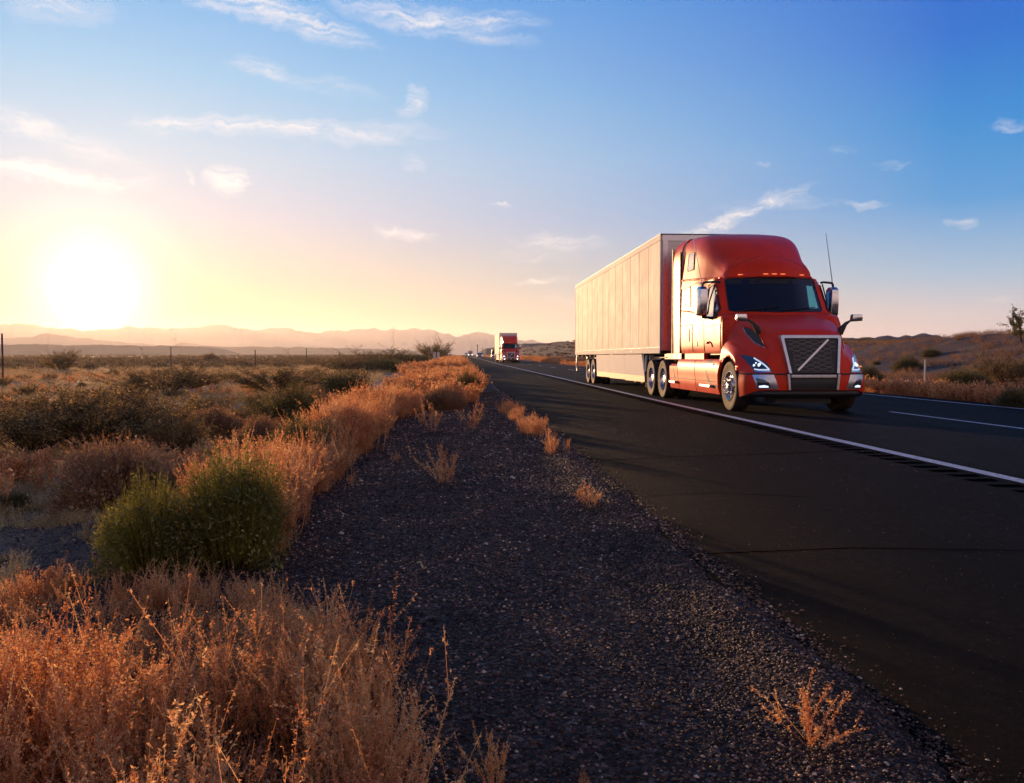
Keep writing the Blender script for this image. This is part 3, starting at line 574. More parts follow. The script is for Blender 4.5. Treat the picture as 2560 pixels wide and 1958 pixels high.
# ------------------------------------------------------------------ the trailer
def make_trailer():
    Y0 = 5.32; Ln = 16.0; off = -13.0
    T = empty('box_trailer', (TX, TY + 13, 0))
    tag(T, 'long white box trailer with riveted side panels behind the big red semi truck', 'trailer', 'box trailers')
    y0, y1 = Y0 + off, Y0 + Ln + off
    W2 = 1.30
    MB().box(-W2 + .006, W2 - .006, y0 + .006, y1 - .006, 1.24, 4.24).build('box_core', M['alu'], T)
    n = 13; ys = [y0 + .13] + [y0 + .13 + 1.235 * k for k in range(1, n - 0)]; ys = [y for y in ys if y < y1 - .3] + [y1 - .12]
    for s in (-1, 1):
        for a, b in zip(ys[:-1], ys[1:]):
            g = []
            ph = rng.uniform(0, 6)
            for t in np.linspace(0, 1, 9):     # thin sheets that belly out a little between their rivet lines
                g.append([(s * (W2 + .002 + .004 * math.sin(math.pi * t) * (1 + .5 * math.sin(z * 2.1 + ph))), a + .012 + (b - a - .024) * t, z) for z in np.linspace(1.335, 4.115, 14)])
            p = MB().grid(np.array(g)).build('side_panel', M['panels'][int(rng.integers(0, 4))], T, 60)
        sm = MB(); rv = MB()
        for y in ys[1:-1]:
            sm.box(min(s * W2, s * (W2 + .0045)), max(s * W2, s * (W2 + .0045)), y - .018, y + .018, 1.34, 4.11)
            for z in np.arange(1.38, 4.1, .075): rv.box(min(s * (W2 + .004), s * (W2 + .009)), max(s * (W2 + .004), s * (W2 + .009)), y - .010, y + .010, z - .012, z + .012)
        q = sm.build('panel_joint', M['seam'], T); rv.build('rivets', M['white'], q)
        sx0, sx1 = sorted((s * (W2 - .01), s * (W2 + .012)))
        MB().box(sx0, sx1, y0, y1, 4.12, 4.265).build('top_rail', M['white'], T, bevel=.004)
        br = MB().box(sx0, sx1, y0, y1, 1.17, 1.33).build('bottom_rail', M['white2'], T, bevel=.004)
        rv = MB()
        for y in np.arange(y0 + .25, y1 - .2, .17):
            for z in (1.215, 1.285): rv.box(min(s * (W2 + .012), s * (W2 + .016)), max(s * (W2 + .012), s * (W2 + .016)), y - .022, y + .022, z - .010, z + .010)
        rv.build('rivets', M['dirtband'], br)
        sx0, sx1 = sorted((s * (W2 - .02), s * (W2 + .010)))
        MB().box(sx0, sx1, y0, y0 + .125, 1.335, 4.115).build('corner_post', M['white'], T, bevel=.006)
        MB().box(sx0, sx1, y1 - .11, y1, 1.335, 4.115).build('corner_post', M['white'], T, bevel=.006)
        # aerodynamic skirt
        sx0, sx1 = sorted((s * (W2 - .05), s * (W2 - .02)))
        yy = [7.62 + off, 10.0 + off, 12.8 + off, 15.64 + off]
        for k in range(3):
            a, b = yy[k] + .005, yy[k + 1] - .005
            pl = [(a, 1.15), (b, 1.15), (b - (0 if k < 2 else .12), .54), (a - (0 if k else .38), .54)] if True else None
            sk = MB().prism(pl, 'x', sx0, sx1).build('side_skirt', M['white2'], T)
            pl = [(a - (0 if k else .38), .535), (b - (0 if k < 2 else .12), .535), (b - (0 if k < 2 else .16), .34), (a - (0 if k else .40), .36)]
            MB().prism(pl, 'x', sx0 + .004, sx1 + (.004 if s > 0 else -.0)).build('skirt_flap', M['dirtband'], sk)
        for y in (8.9, 11.4, 14.4):
            MB().box(min(s * (W2 + .012), s * (W2 + .022)), max(s * (W2 + .012), s * (W2 + .022)), y + off - .03, y + off + .03, 1.235, 1.265).build('side_marker', M['redlamp'] if y > 14 else M['amber'], T)
        c = MB().box(min(s * 1.18, s * 1.275), max(s * 1.18, s * 1.275), 12.3 + off, 12.6 + off, 1.02, 1.16).build('tag_holder', M['redlamp'], T)
        # landing gear
        lg = MB(); lg.box(min(s * 1.0, s * 1.12), max(s * 1.0, s * 1.12), 7.25 + off, 7.37 + off, .30, 1.17); lg.box(min(s * .95, s * 1.16), max(s * .95, s * 1.16), 7.18 + off, 7.44 + off, .27, .30)
        lg.tube([(s * 1.06, 7.3 + off, .6), (s * 1.06, 8.0 + off, 1.15)], .025); lg.tube([(s * 1.25, 7.08 + off, 1.12), (s * 1.25, 7.2 + off, .68), (s * 1.25, 7.36 + off, .66), (s * 1.25, 7.5 + off, 1.12)], .03)
        lg.build('landing_leg', M['white2'], T, bevel=0)
        # rear wheels
        for y in (16.35, 17.62): wheel(T, s * 1.28, y + off, .5, s, 'drive', two=True)
        MB().box(min(s * .65, s * 1.25), max(s * .65, s * 1.25), 18.35 + off, 18.37 + off, .2, 1.0).build('mudflap', M['black'], T)
        q = MB().box(min(s * .7, s * .78), max(s * .7, s * .78), y1 - .12, y1 - .02, .5, 1.2).tube([(s * 1.22, y1 - .12, 1.18), (s * 1.25, y1 - .1, .8), (s * 1.22, y1 - .05, .5)], .035, 6).build('guard_upright', M['alu'], T)
    MB().box(-1.25, 1.25, y1 - .14, y1 - .03, .44, .56).build('rear_guard', M['alu'], T, bevel=.01)
    # roof and front wall
    MB().box(-W2 - .014, W2 + .014, y0 - .012, y1, 4.267, 4.285).build('roof', M['black'], T)
    fw = MB().box(-W2 + .05, W2 - .05, y0 - .010, y0 + .002, 1.3, 4.2).build('front_wall', M['alu'], T)
    for s in (-1, 1):
        mb = MB()
        mb.box(min(s * 1.12, s * 1.25), max(s * 1.12, s * 1.25), y0 - .045, y0 - .012, 1.25, 4.1)
        for z in np.arange(1.3, 4.05, .09): mb.box(s * 1.19 - .012, s * 1.19 + .012, y0 - .055, y0 - .047, z, z + .022)
        mb.build('front_post', M['bright'], fw)
    MB().box(-1.27, 1.27, y0 - .035, y0 - .013, 4.10, 4.25).build('front_rail', M['bright'], fw)
    mb = MB()
    for s in (-1, 1): mb.box(s * .5 - .05, s * .5 + .05, 14.5 + off, 20.5 + off, .95, 1.17)
    for y in np.arange(7.5, 21, 1.1): mb.box(-1.25, 1.25, y + off - .03, y + off + .03, 1.08, 1.2)
    for y in (16.35, 17.62): mb.cyl((-1.1, y + off, .5), (1.1, y + off, .5), .08, n=10)
    mb.box(-1.1, 1.1, y0 + .2, y0 + 2.4, 1.14, 1.2)
    mb.build('underframe', M['frame'], T)
    d = MB().box(-1.24, 1.24, y1 - .004, y1 + .02, 1.3, 4.15).build('rear_door', M['white'], T)
    return T
TR = make_tractor()
TL = make_trailer()
# ------------------------------------------------------------------ noise for the land
def vnoise(x, y, seed=0):
    x = np.asarray(x, float); y = np.asarray(y, float)
    xi = np.floor(x).astype(np.int64); yi = np.floor(y).astype(np.int64); xf = x - xi; yf = y - yi
    def h(a, b):
        n = (a * 374761393 + b * 668265263 + seed * 1442695041) & 0x7fffffff
        n = ((n ^ (n >> 13)) * 1274126177) & 0x7fffffff
        return ((n ^ (n >> 16)) & 0xffff) / 65535.0
    u = xf * xf * (3 - 2 * xf); v = yf * yf * (3 - 2 * yf)
    return (h(xi, yi) * (1 - u) + h(xi + 1, yi) * u) * (1 - v) + (h(xi, yi + 1) * (1 - u) + h(xi + 1, yi + 1) * u) * v
def fbm(x, y, s, o=4, seed=0):
    t = 0; a = 1; n = 0
    for k in range(o): t = t + a * (vnoise(x / s * 2 ** k, y / s * 2 ** k, seed + k) - .5); n += a; a *= .5
    return t / n * 2
def sstep(a, b, x): t = np.clip((x - a) / (b - a), 0, 1); return t * t * (3 - 2 * t)
def rz(Y): return np.interp(Y, [-60, 18, 44, 107, 173, 265, 340, 730, 1000, 3500], [0, 0, .06, .2, .5, .7, .88, 2.6, 3.2, 5.0])
EA, EB = 1.27, 12.25     # asphalt edges
def land(x, y):
    x = np.asarray(x, float); y = np.asarray(y, float)
    r = rz(y)
    z = r - .03
    # gravel verge on the camera's side, a little windrow along the asphalt, then down to the desert floor
    g = r - .055 - .03 * sstep(1.2, -1.5, x) + .062 * np.exp(-((x - 1.17) / .20) ** 2) * (1 + .55 * fbm(x, y, .7, 3, 9)) + .012 * fbm(x, y, .5, 3, 4)
    far_rise = np.clip(y - 120, 0, None) * .0006
    lo = r - .38 + .10 * fbm(x, y, 6, 4, 1) + .30 * fbm(x, y, 28, 3, 2) * sstep(-3, -14, x) + far_rise - .35 * sstep(-8, -40, x)
    lo = lo + .05 * fbm(x, y, 1.5, 3, 14)
    t = sstep(-1.2, -3.8, x)
    left = g * (1 - t) + lo * t
    # right side: flat dirt, then the bank
    d = r - .10 + .03 * fbm(x, y, 3, 3, 5)
    H = np.interp(y, [-60, 20, 60, 80, 140, 260, 400, 700, 1500], [2.6, 2.75, 2.45, 2.3, 2.8, 5.4, 6.8, 6, 3])
    xs = 27 + 1.5 * fbm(x * 0, y, 25, 3, 6); w = np.interp(y, [0, 100, 260], [9, 12, 22])
    bank = H * sstep(xs - 2, xs + w, x) * (1 + .16 * fbm(x, y, 14, 4, 7)) + .28 * fbm(x, y, 5, 4, 8) * sstep(xs - 2, xs + 4, x)
    right = d + bank
    z = np.where(x < EA + .06 + .05 * fbm(x * 0, y, .5, 3, 33), left, np.where(x > EB - .1, right, r - .06))
    return z
def lines(parts):
    o = []
    for a, b, n in parts: o += list(np.linspace(a, b, n, endpoint=False))
    return np.array(o + [parts[-1][1]])
xs_ = lines([(-2600, -600, 14), (-600, -150, 26), (-150, -40, 50), (-40, -12, 70), (-12, -4.5, 60), (-4.5, .9, 100), (.9, 1.6, 36), (1.6, 11.9, 20), (11.9, 16, 30), (16, 50, 110), (50, 120, 50), (120, 500, 40), (500, 2600, 20)])
ys_ = lines([(-60, -6, 14), (-6, .5, 20), (.5, 8, 130), (8, 25, 110), (25, 70, 110), (70, 200, 100), (200, 600, 80), (600, 2600, 50)])
X, Yg = np.meshgrid(xs_, ys_); Z = land(X, Yg)
def gridmesh(name, X, Y, Z, m, smooth=True):
    a, b = X.shape; V = np.stack([X, Y, Z], -1).reshape(-1, 3)
    i = np.arange(a * b).reshape(a, b); Q = np.stack([i[:-1, :-1], i[:-1, 1:], i[1:, 1:], i[1:, :-1]], -1).reshape(-1, 4)
    return rawmesh(name, V, Q, m, smooth)
def rawmesh(name, V, Q, m, smooth=False):
    me = bpy.data.meshes.new(name); n, k = Q.shape
    me.vertices.add(len(V)); me.vertices.foreach_set('co', np.asarray(V, np.float32).ravel())
    me.loops.add(n * k); me.loops.foreach_set('vertex_index', Q.astype(np.int32).ravel())
    me.polygons.add(n); me.polygons.foreach_set('loop_start', np.arange(0, n * k, k, dtype=np.int32))
    if smooth: me.polygons.foreach_set('use_smooth', np.ones(n, bool))
    me.update(calc_edges=True); me.materials.append(m)
    o = bpy.data.objects.new(name, me); COL.objects.link(o); return o

# ground material: gravel on the verge, sandy soil beyond, both procedural
gm = bpy.data.materials.new('ground_soil'); gm.use_nodes = True; t = gm.node_tree; TN = t.nodes; TL_ = t.links; pb = TN['Principled BSDF']
def tn(ty, **k):
    n = TN.new(ty)
    for a, b in k.items(): setattr(n, a, b)
    return n
geo = tn('ShaderNodeNewGeometry'); sp = tn('ShaderNodeSeparateXYZ'); TL_.new(geo.outputs['Position'], sp.inputs[0])
def noi(s, d=5, r=.6):
    n = tn('ShaderNodeTexNoise'); n.inputs['Scale'].default_value = s; n.inputs['Detail'].default_value = d; n.inputs['Roughness'].default_value = r
    TL_.new(geo.outputs['Position'], n.inputs['Vector']); return n.outputs[0]
def rmp(f, st):
    n = tn('ShaderNodeValToRGB'); r = n.color_ramp
    while len(r.elements) < len(st): r.elements.new(.5)
    for e, (p, c) in zip(r.elements, st): e.position = p; e.color = (*c, 1)
    TL_.new(f, n.inputs[0]); return n.outputs[0]
def tmx(f, a, b):
    n = tn('ShaderNodeMix', data_type='RGBA'); TL_.new(f, n.inputs[0]); TL_.new(a, n.inputs[6]); TL_.new(b, n.inputs[7]); return n.outputs[2]
def tma(op, a, b=None, c=None, cl=False):
    n = tn('ShaderNodeMath', operation=op, use_clamp=cl)
    for i, x in enumerate((a, b, c)):
        if x is None: continue
        if isinstance(x, (int, float)): n.inputs[i].default_value = x
        else: TL_.new(x, n.inputs[i])
    return n.outputs[0]
vo = tn('ShaderNodeTexVoronoi'); vo.inputs['Scale'].default_value = 55; TL_.new(geo.outputs['Position'], vo.inputs['Vector'])
vb = tn('ShaderNodeSeparateColor'); TL_.new(vo.outputs['Color'], vb.inputs[0])
grav = rmp(vb.outputs[0], [(0, (.012, .006, .0045)), (.6, (.045, .022, .016)), (.9, (.12, .06, .045)), (1, (.2, .13, .10))])
soil = rmp(noi(.35), [(.3, (.16, .10, .058)), (.5, (.31, .20, .115)), (.7, (.45, .32, .19))])
soil2 = rmp(noi(9, 6, .7), [(.35, (.13, .08, .048)), (.6, (.33, .22, .13)), (.8, (.48, .35, .21))])
sm_ = tn('ShaderNodeMix', data_type='RGBA'); sm_.inputs[0].default_value = .5; TL_.new(soil, sm_.inputs[6]); TL_.new(soil2, sm_.inputs[7])
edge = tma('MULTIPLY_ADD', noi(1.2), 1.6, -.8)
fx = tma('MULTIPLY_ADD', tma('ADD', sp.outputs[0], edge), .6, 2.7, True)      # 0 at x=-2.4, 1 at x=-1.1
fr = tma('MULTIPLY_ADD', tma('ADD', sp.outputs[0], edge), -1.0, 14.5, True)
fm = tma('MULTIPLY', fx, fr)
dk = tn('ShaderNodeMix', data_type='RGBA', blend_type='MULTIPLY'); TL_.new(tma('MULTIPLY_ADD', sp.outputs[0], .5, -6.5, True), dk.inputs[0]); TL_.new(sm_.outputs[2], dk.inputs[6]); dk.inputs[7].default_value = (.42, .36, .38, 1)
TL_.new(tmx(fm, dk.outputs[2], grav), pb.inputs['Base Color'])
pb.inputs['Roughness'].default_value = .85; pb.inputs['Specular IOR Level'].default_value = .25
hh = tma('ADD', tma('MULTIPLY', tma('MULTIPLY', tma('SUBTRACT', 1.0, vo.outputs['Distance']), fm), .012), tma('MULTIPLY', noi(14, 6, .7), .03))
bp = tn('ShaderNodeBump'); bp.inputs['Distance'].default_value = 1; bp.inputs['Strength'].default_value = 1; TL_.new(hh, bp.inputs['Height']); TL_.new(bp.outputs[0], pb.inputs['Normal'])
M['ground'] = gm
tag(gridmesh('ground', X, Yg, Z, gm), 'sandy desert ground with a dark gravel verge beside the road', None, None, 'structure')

# ------------------------------------------------------------------ road
am = bpy.data.materials.new('asphalt'); am.use_nodes = True; t = am.node_tree; TN = t.nodes; TL_ = t.links; pb = TN['Principled BSDF']
geo = tn('ShaderNodeNewGeometry'); sp = tn('ShaderNodeSeparateXYZ'); TL_.new(geo.outputs['Position'], sp.inputs[0])
mpn = tn('ShaderNodeMapping'); mpn.inputs['Scale'].default_value = (1, .05, 1); TL_.new(geo.outputs['Position'], mpn.inputs[0])
ln = tn('ShaderNodeTexNoise'); ln.inputs['Scale'].default_value = 1.6; ln.inputs['Detail'].default_value = 4; TL_.new(mpn.outputs[0], ln.inputs['Vector'])
fine = noi(75, 5, .85); pat = noi(.9, 8, .72)
lane = tma('MULTIPLY_ADD', sp.outputs[0], 1.4, -6.6, True)   # shoulder -> travelled lane (fresher, greyer asphalt)
sh = rmp(ln.outputs[0], [(.3, (.005, .0033, .0033)), (.7, (.0115, .0075, .0072))])
la = rmp(ln.outputs[0], [(.3, (.015, .0145, .017)), (.7, (.026, .025, .029))])
c0 = tmx(lane, sh, la)
sp2 = rmp(fine, [(.36, (.25, .25, .25)), (.52, (.9, .9, .9)), (.62, (1.9, 1.8, 1.75)), (.74, (3.4, 3.0, 2.8))])
mm = tn('ShaderNodeMix', data_type='RGBA', blend_type='MULTIPLY'); mm.inputs[0].default_value = 1; TL_.new(c0, mm.inputs[6]); TL_.new(sp2, mm.inputs[7])
m3 = tn('ShaderNodeMix', data_type='RGBA', blend_type='MULTIPLY'); m3.inputs[0].default_value = 1; TL_.new(mm.outputs[2], m3.inputs[6]); TL_.new(rmp(pat, [(.3, (.55, .55, .55)), (.7, (1.3, 1.3, 1.3))]), m3.inputs[7])
TL_.new(m3.outputs[2], pb.inputs['Base Color']); m4 = tn('ShaderNodeMix', data_type='RGBA', blend_type='MULTIPLY'); m4.inputs[0].default_value = 1; TL_.new(m3.outputs[2], m4.inputs[6]); TL_.new(rmp(noi(16, 4, .75), [(.38, (.3, .3, .3)), (.5, (.75, .75, .75)), (.66, (1.7, 1.6, 1.55))]), m4.inputs[7]); TL_.new(m4.outputs[2], pb.inputs['Base Color'])
pb.inputs['Roughness'].default_value = .75; pb.inputs['IOR'].default_value = 1.11
bp = tn('ShaderNodeBump'); bp.inputs['Distance'].default_value = .016; bp.inputs['Strength'].default_value = 1; TL_.new(fine, bp.inputs['Height']); TL_.new(bp.outputs[0], pb.inputs['Normal'])
ys2 = lines([(-60, 0, 12), (0, 30, 200), (30, 120, 150), (120, 400, 60), (400, 1600, 40)])
el_ = EA + .07 * fbm(ys2, ys2 * 0, .9, 4, 21) + .06 * fbm(ys2, ys2 * 0, .22, 3, 22)
cols = [el_ - .06, el_, el_ * 0 + 2.5, el_ * 0 + 4.6, el_ * 0 + 8, el_ * 0 + 11.6, el_ * 0 + EB, el_ * 0 + EB + .06]
zc = [-.09, 0, 0, 0, .0, 0, 0, -.12]
X2 = np.stack(cols, 1); Y2 = np.repeat(ys2[:, None], 8, 1); Z2 = rz(Y2) + np.array(zc)[None]
tag(gridmesh('road', X2, Y2, Z2, am, False), 'dark two lane asphalt road with a wide shoulder', None, None, 'structure')
def strip(name, xa, xb, ya, yb, dz, m, label, seg=.8, jit=.0, seed=0):
    n = max(2, int((yb - ya) / seg)); n = min(n, 500); y = ya + (yb - ya) * (np.linspace(0, 1, n) ** (1.7 if yb - ya > 100 else 1))
    a = xa + jit * fbm(y, y * 0, .3, 3, seed); b = xb + jit * fbm(y, y * 0, .3, 3, seed + 5)
    X = np.stack([a, b], 1); Y = np.stack([y, y], 1); return tag(gridmesh(name, X, Y, rz(Y) + dz, m, False), label, None, None, 'structure')
pm = mat('road_paint', (.26, .25, .26), .6, col2=(.74, .72, .76), vscale=22, bump=.003, bscale=150)
strip('edge_line', 4.78, 4.93, -10, 1300, .005, pm, 'solid white line between the shoulder and the lane', jit=.008, seed=3)
strip('edge_line', 11.55, 11.66, -10, 1300, .005, pm, 'thin solid line along the far edge of the road', jit=.006, seed=8)
for k in range(24):
    y0 = 11.9 - 12.2 + k * 12.2
    if k * 12.2 + y0 > 600: break
    strip('lane_dash', 8.37, 8.47, y0, y0 + 3.9, .005, pm, 'painted dash of the broken centre line')
mb = MB(); mg = MB()
for k in range(192):
    y = -2.1 + k * .3; z = float(rz(y)) + .004
    j = rng.uniform(-.02, .02)
    q_ = rng.uniform(-.02, .02); mb.add([(4.43 + j, y, z), (4.69 + j, y + q_ * .5, z), (4.70 + j, y + .12 + q_, z), (4.42 + j, y + .115, z)], [(0, 1, 2, 3)])
tag(mb.build('rumble_strip', mat('groove_dark', (.002, .0016, .0018), .95, var=.3, spec=.0)), 'row of dark rumble grooves along the white line', None, None, 'structure')
cmat = M['crack'] = mat('crack_dark', (.0006, .0005, .0006), 1, spec=0)
def crack(pts, w, seed):
    P = np.array(pts, float); tt = np.linspace(0, len(P) - 1, 60); x = np.interp(tt, range(len(P)), P[:, 0]); y = np.interp(tt, range(len(P)), P[:, 1]) + .03 * fbm(tt, tt * 0, 6, 3, seed)
    ww = w * (.6 + .8 * vnoise(tt * 3, tt * 0, seed))
    X = np.stack([x, x], 1); Y = np.stack([y - ww / 2, y + ww / 2], 1)
    tag(gridmesh('road_crack', X, Y, rz(Y) + .004, cmat, False), 'thin dark crack running across the shoulder', None, None, 'structure')
crack([(1.32, 4.44), (2.2, 4.52), (3.1, 4.40), (4.7, 4.36)], .014, 1)
crack([(1.3, 8.5), (2.2, 8.8), (3.4, 9.0), (4.6, 9.3)], .02, 2)
crack([(2.9, 4.42), (3.0, 5.6), (3.25, 6.6)], .010, 4)
crack([(1.4, 6.3), (2.0, 6.45), (2.7, 6.2)], .012, 5)
crack([(1.35, 15.8), (2.6, 16.1), (4.6, 16.0)], .03, 3)

# ------------------------------------------------------------------ loose gravel
def stones(n, xr, yr, seed, smin, smax, dens=None):
    g = np.random.default_rng(seed)
    x = g.uniform(*xr, n); y = yr[0] * (yr[1] / yr[0]) ** g.random(n)
    if dens is not None: k = dens(x, y, g); x, y = x[k], y[k]; n = len(x)
    base = np.array([(1, 0, 0), (-1, 0, 0), (0, 1, 0), (0, -1, 0), (0, 0, 1), (0, 0, -.4)], float)
    tri = np.array([(0, 2, 4), (2, 1, 4), (1, 3, 4), (3, 0, 4), (2, 0, 5), (1, 2, 5), (3, 1, 5), (0, 3, 5)])
    s = (smin * (smax / smin) ** g.random(n)) * np.clip(.55 + .12 * y, .6, 2.2)
    V = base[None] * (1 + .35 * (g.random((n, 6, 3)) - .5)) * s[:, None, None] * np.array([1, .75, .6])[None, None]
    a = g.uniform(0, 6.28, n); c, sn = np.cos(a)[:, None], np.sin(a)[:, None]
    V = np.stack([V[..., 0] * c - V[..., 1] * sn, V[..., 0] * sn + V[..., 1] * c, V[..., 2]], -1)
    V[..., 0] += x[:, None]; V[..., 1] += y[:, None]; V[..., 2] += (np.where(x > EA - .02, np.maximum(land(x, y), rz(y)), land(x, y)) + s * .12)[:, None]
    T_ = (tri[None] + (np.arange(n) * 6)[:, None, None]).reshape(-1, 3)
    return V.reshape(-1, 3), T_
sm2 = bpy.data.materials.new('gravel_stone'); sm2.use_nodes = True; t = sm2.node_tree; TN = t.nodes; TL_ = t.links; pb = TN['Principled BSDF']
geo = tn('ShaderNodeNewGeometry')
gs_ = rmp(geo.outputs['Random Per Island'], [(0, (.013, .0065, .0045)), (.45, (.062, .034, .022)), (.85, (.165, .092, .060)), (.97, (.38, .24, .16)), (1, (.7, .52, .38))])
mg_ = tn('ShaderNodeMix', data_type='RGBA', blend_type='MULTIPLY'); mg_.inputs[0].default_value = 1; TL_.new(gs_, mg_.inputs[6]); TL_.new(rmp(noi(1.6, 5, .65), [(.35, (.55, .52, .55)), (.5, (1, 1, 1)), (.65, (1.75, 1.55, 1.35))]), mg_.inputs[7]); TL_.new(mg_.outputs[2], pb.inputs['Base Color'])
pb.inputs['Roughness'].default_value = .6; pb.inputs['Specular IOR Level'].default_value = .2
V, T_ = stones(105000, (-1.6, 1.35), (1.2, 26), 3, .004, .0125)
V2, T2 = stones(30000, (.75, 1.62), (1.2, 24), 4, .004, .012, lambda x, y, g: g.random(len(x)) < np.clip((1.56 - x) / .28, 0, 1) ** 3)
V3, T3 = stones(9000, (1.3, 4.7), (1.5, 16), 6, .0012, .0035)
V4, T4 = stones(24000, (-6.5, -1.4), (3, 18), 5, .004, .013)
V5, T5 = stones(420, (-1.5, 1.3), (1.6, 20), 15, .010, .024)
T4 = np.concatenate([T4, T5 + len(V4)]); V4 = np.concatenate([V4, V5])
VV = np.concatenate([V, V2, V3, V4]); TT = np.concatenate([T_, T2 + len(V), T3 + len(V) + len(V2), T4 + len(V) + len(V2) + len(V3)])
tag(rawmesh('gravel', VV, TT, sm2), 'dark loose gravel on the verge beside the road', None, None, 'stuff')

# ------------------------------------------------------------------ far land: mesa, hills, mountains
def ridge(name, pts, D, depth, base_z, m, label, seed, rough=.06, kind='structure', n=260, ext=(0, 0)):
    """pts: crest in photo pixels, set at distance D; a real ridge with a front and a back slope"""
    P = [ray(u, v) for u, v in pts]; A = np.array([math.atan2(p[0], p[1]) for p in P]); H = np.array([p[2] / math.hypot(p[0], p[1]) * D + CH for p in P])
    az_ = np.linspace(A[0] - ext[0], A[-1] + ext[1], n); h = np.interp(az_, A, H)
    if ext[0]: h *= sstep(A[0] - ext[0], A[0], az_) * .3 + .7
    h = h + (h - base_z) * .09 * fbm(az_ * 90, az_ * 0 + seed, 1, 5, seed + 7)
    rows = []
    s = np.linspace(0, 1, 16)
    for k, q in enumerate(s):
        rr = D - depth + depth * q * (1 if q <= 1 else 1)
        f = q ** 1.25
        hh_ = base_z + (h - base_z) * f
        nz_ = fbm(az_ * D / (depth * .35), np.full_like(az_, q * 3), 1, 4, seed) * (h - base_z) * rough * 4 * q * (1 - q) * 1.4
        wob = fbm(az_ * D / (depth * .5), np.full_like(az_, q * 2 + 9), 1, 3, seed + 3) * depth * .10 * (1 - q)
        rows.append(np.stack([np.sin(az_) * (rr + wob), np.cos(az_) * (rr + wob), hh_ + nz_], -1))
    for q in (.3, 1.0): rows.append(np.stack([np.sin(az_) * (D + depth * q), np.cos(az_) * (D + depth * q), base_z + (h - base_z) * (1 - q) - 1], -1))
    G = np.array(rows); return tag(gridmesh(name, G[..., 0], G[..., 1], G[..., 2], m), label, None, None, kind)
rock = mat('far_rock', (.10, .085, .095), .9, col2=(.18, .15, .16), vscale=.004)
scrub = mat('scrub_hill', (.055, .032, .026), .95, col2=(.13, .08, .055), vscale=.12)
scrub2 = mat('mesa_scrub', (.10, .065, .04), .95, col2=(.18, .12, .08), vscale=.01)
ridge('mountains', [(-300, 812), (-120, 818), (0, 813), (70, 812), (130, 818), (190, 826), (250, 826), (296, 823), (318, 814), (347, 820), (424, 821), (494, 820), (538, 814), (573, 815), (605, 821), (631, 824), (669, 820), (684, 821), (720, 820), (746, 824), (782, 829), (837, 828), (870, 825), (891, 822), (920, 824), (960, 825), (1000, 825.5), (1030, 823), (1041, 819.5), (1062, 822), (1090, 828), (1110, 833), (1121, 831), (1143, 840), (1168, 835), (1194, 830), (1219, 835), (1240, 841), (1280, 850), (1312, 851), (1328, 849.5), (1350, 855), (1380, 862), (1440, 872), (1520, 885)], 6200, 1100, 2, rock, 'pale hazy mountain range along the horizon', 11, .10, n=700)
ridge('hills', [(-150, 848), (20, 846), (80, 843), (95, 838), (118, 829), (137, 834), (191, 844), (270, 852), (330, 858), (430, 864), (455, 857), (475, 858), (510, 863), (560, 867), (700, 871)], 3600, 420, 2, rock, 'low hazy hill with a small peak below the sun', 17, n=300)
ridge('mesa', [(-200, 861), (0, 860), (80, 861.5), (145, 861), (160, 862.5), (300, 863.5), (430, 865), (500, 866), (530, 869), (560, 874), (600, 884)], 1500, 160, 1, scrub2, 'long flat mesa across the left plain', 23, n=300)
ridge('mesa', [(380, 866), (540, 866.5), (640, 867), (760, 869), (880, 871), (960, 873), (1040, 876), (1120, 880)], 2300, 220, 1, scrub2, 'long low rise of the plain in front of the mountains', 29, n=300)
ridge('hills', [(1190, 886), (1207, 876), (1215, 870.5), (1239, 868.5), (1270, 864), (1311, 859), (1340, 858), (1376, 857), (1397, 854), (1438, 853.5), (1500, 850), (1600, 849), (1750, 850), (1900, 849), (2060, 846), (2150, 844), (2190, 846), (2203, 843), (2217, 839), (2236, 843), (2250, 843), (2265, 838), (2279, 840), (2290, 837), (2300, 835), (2320, 837), (2350, 842), (2400, 846), (2560, 850), (2800, 850)], 700, 90, 1.5, scrub, 'dark scrub covered hills beyond the right side of the road', 31, .12, n=500)
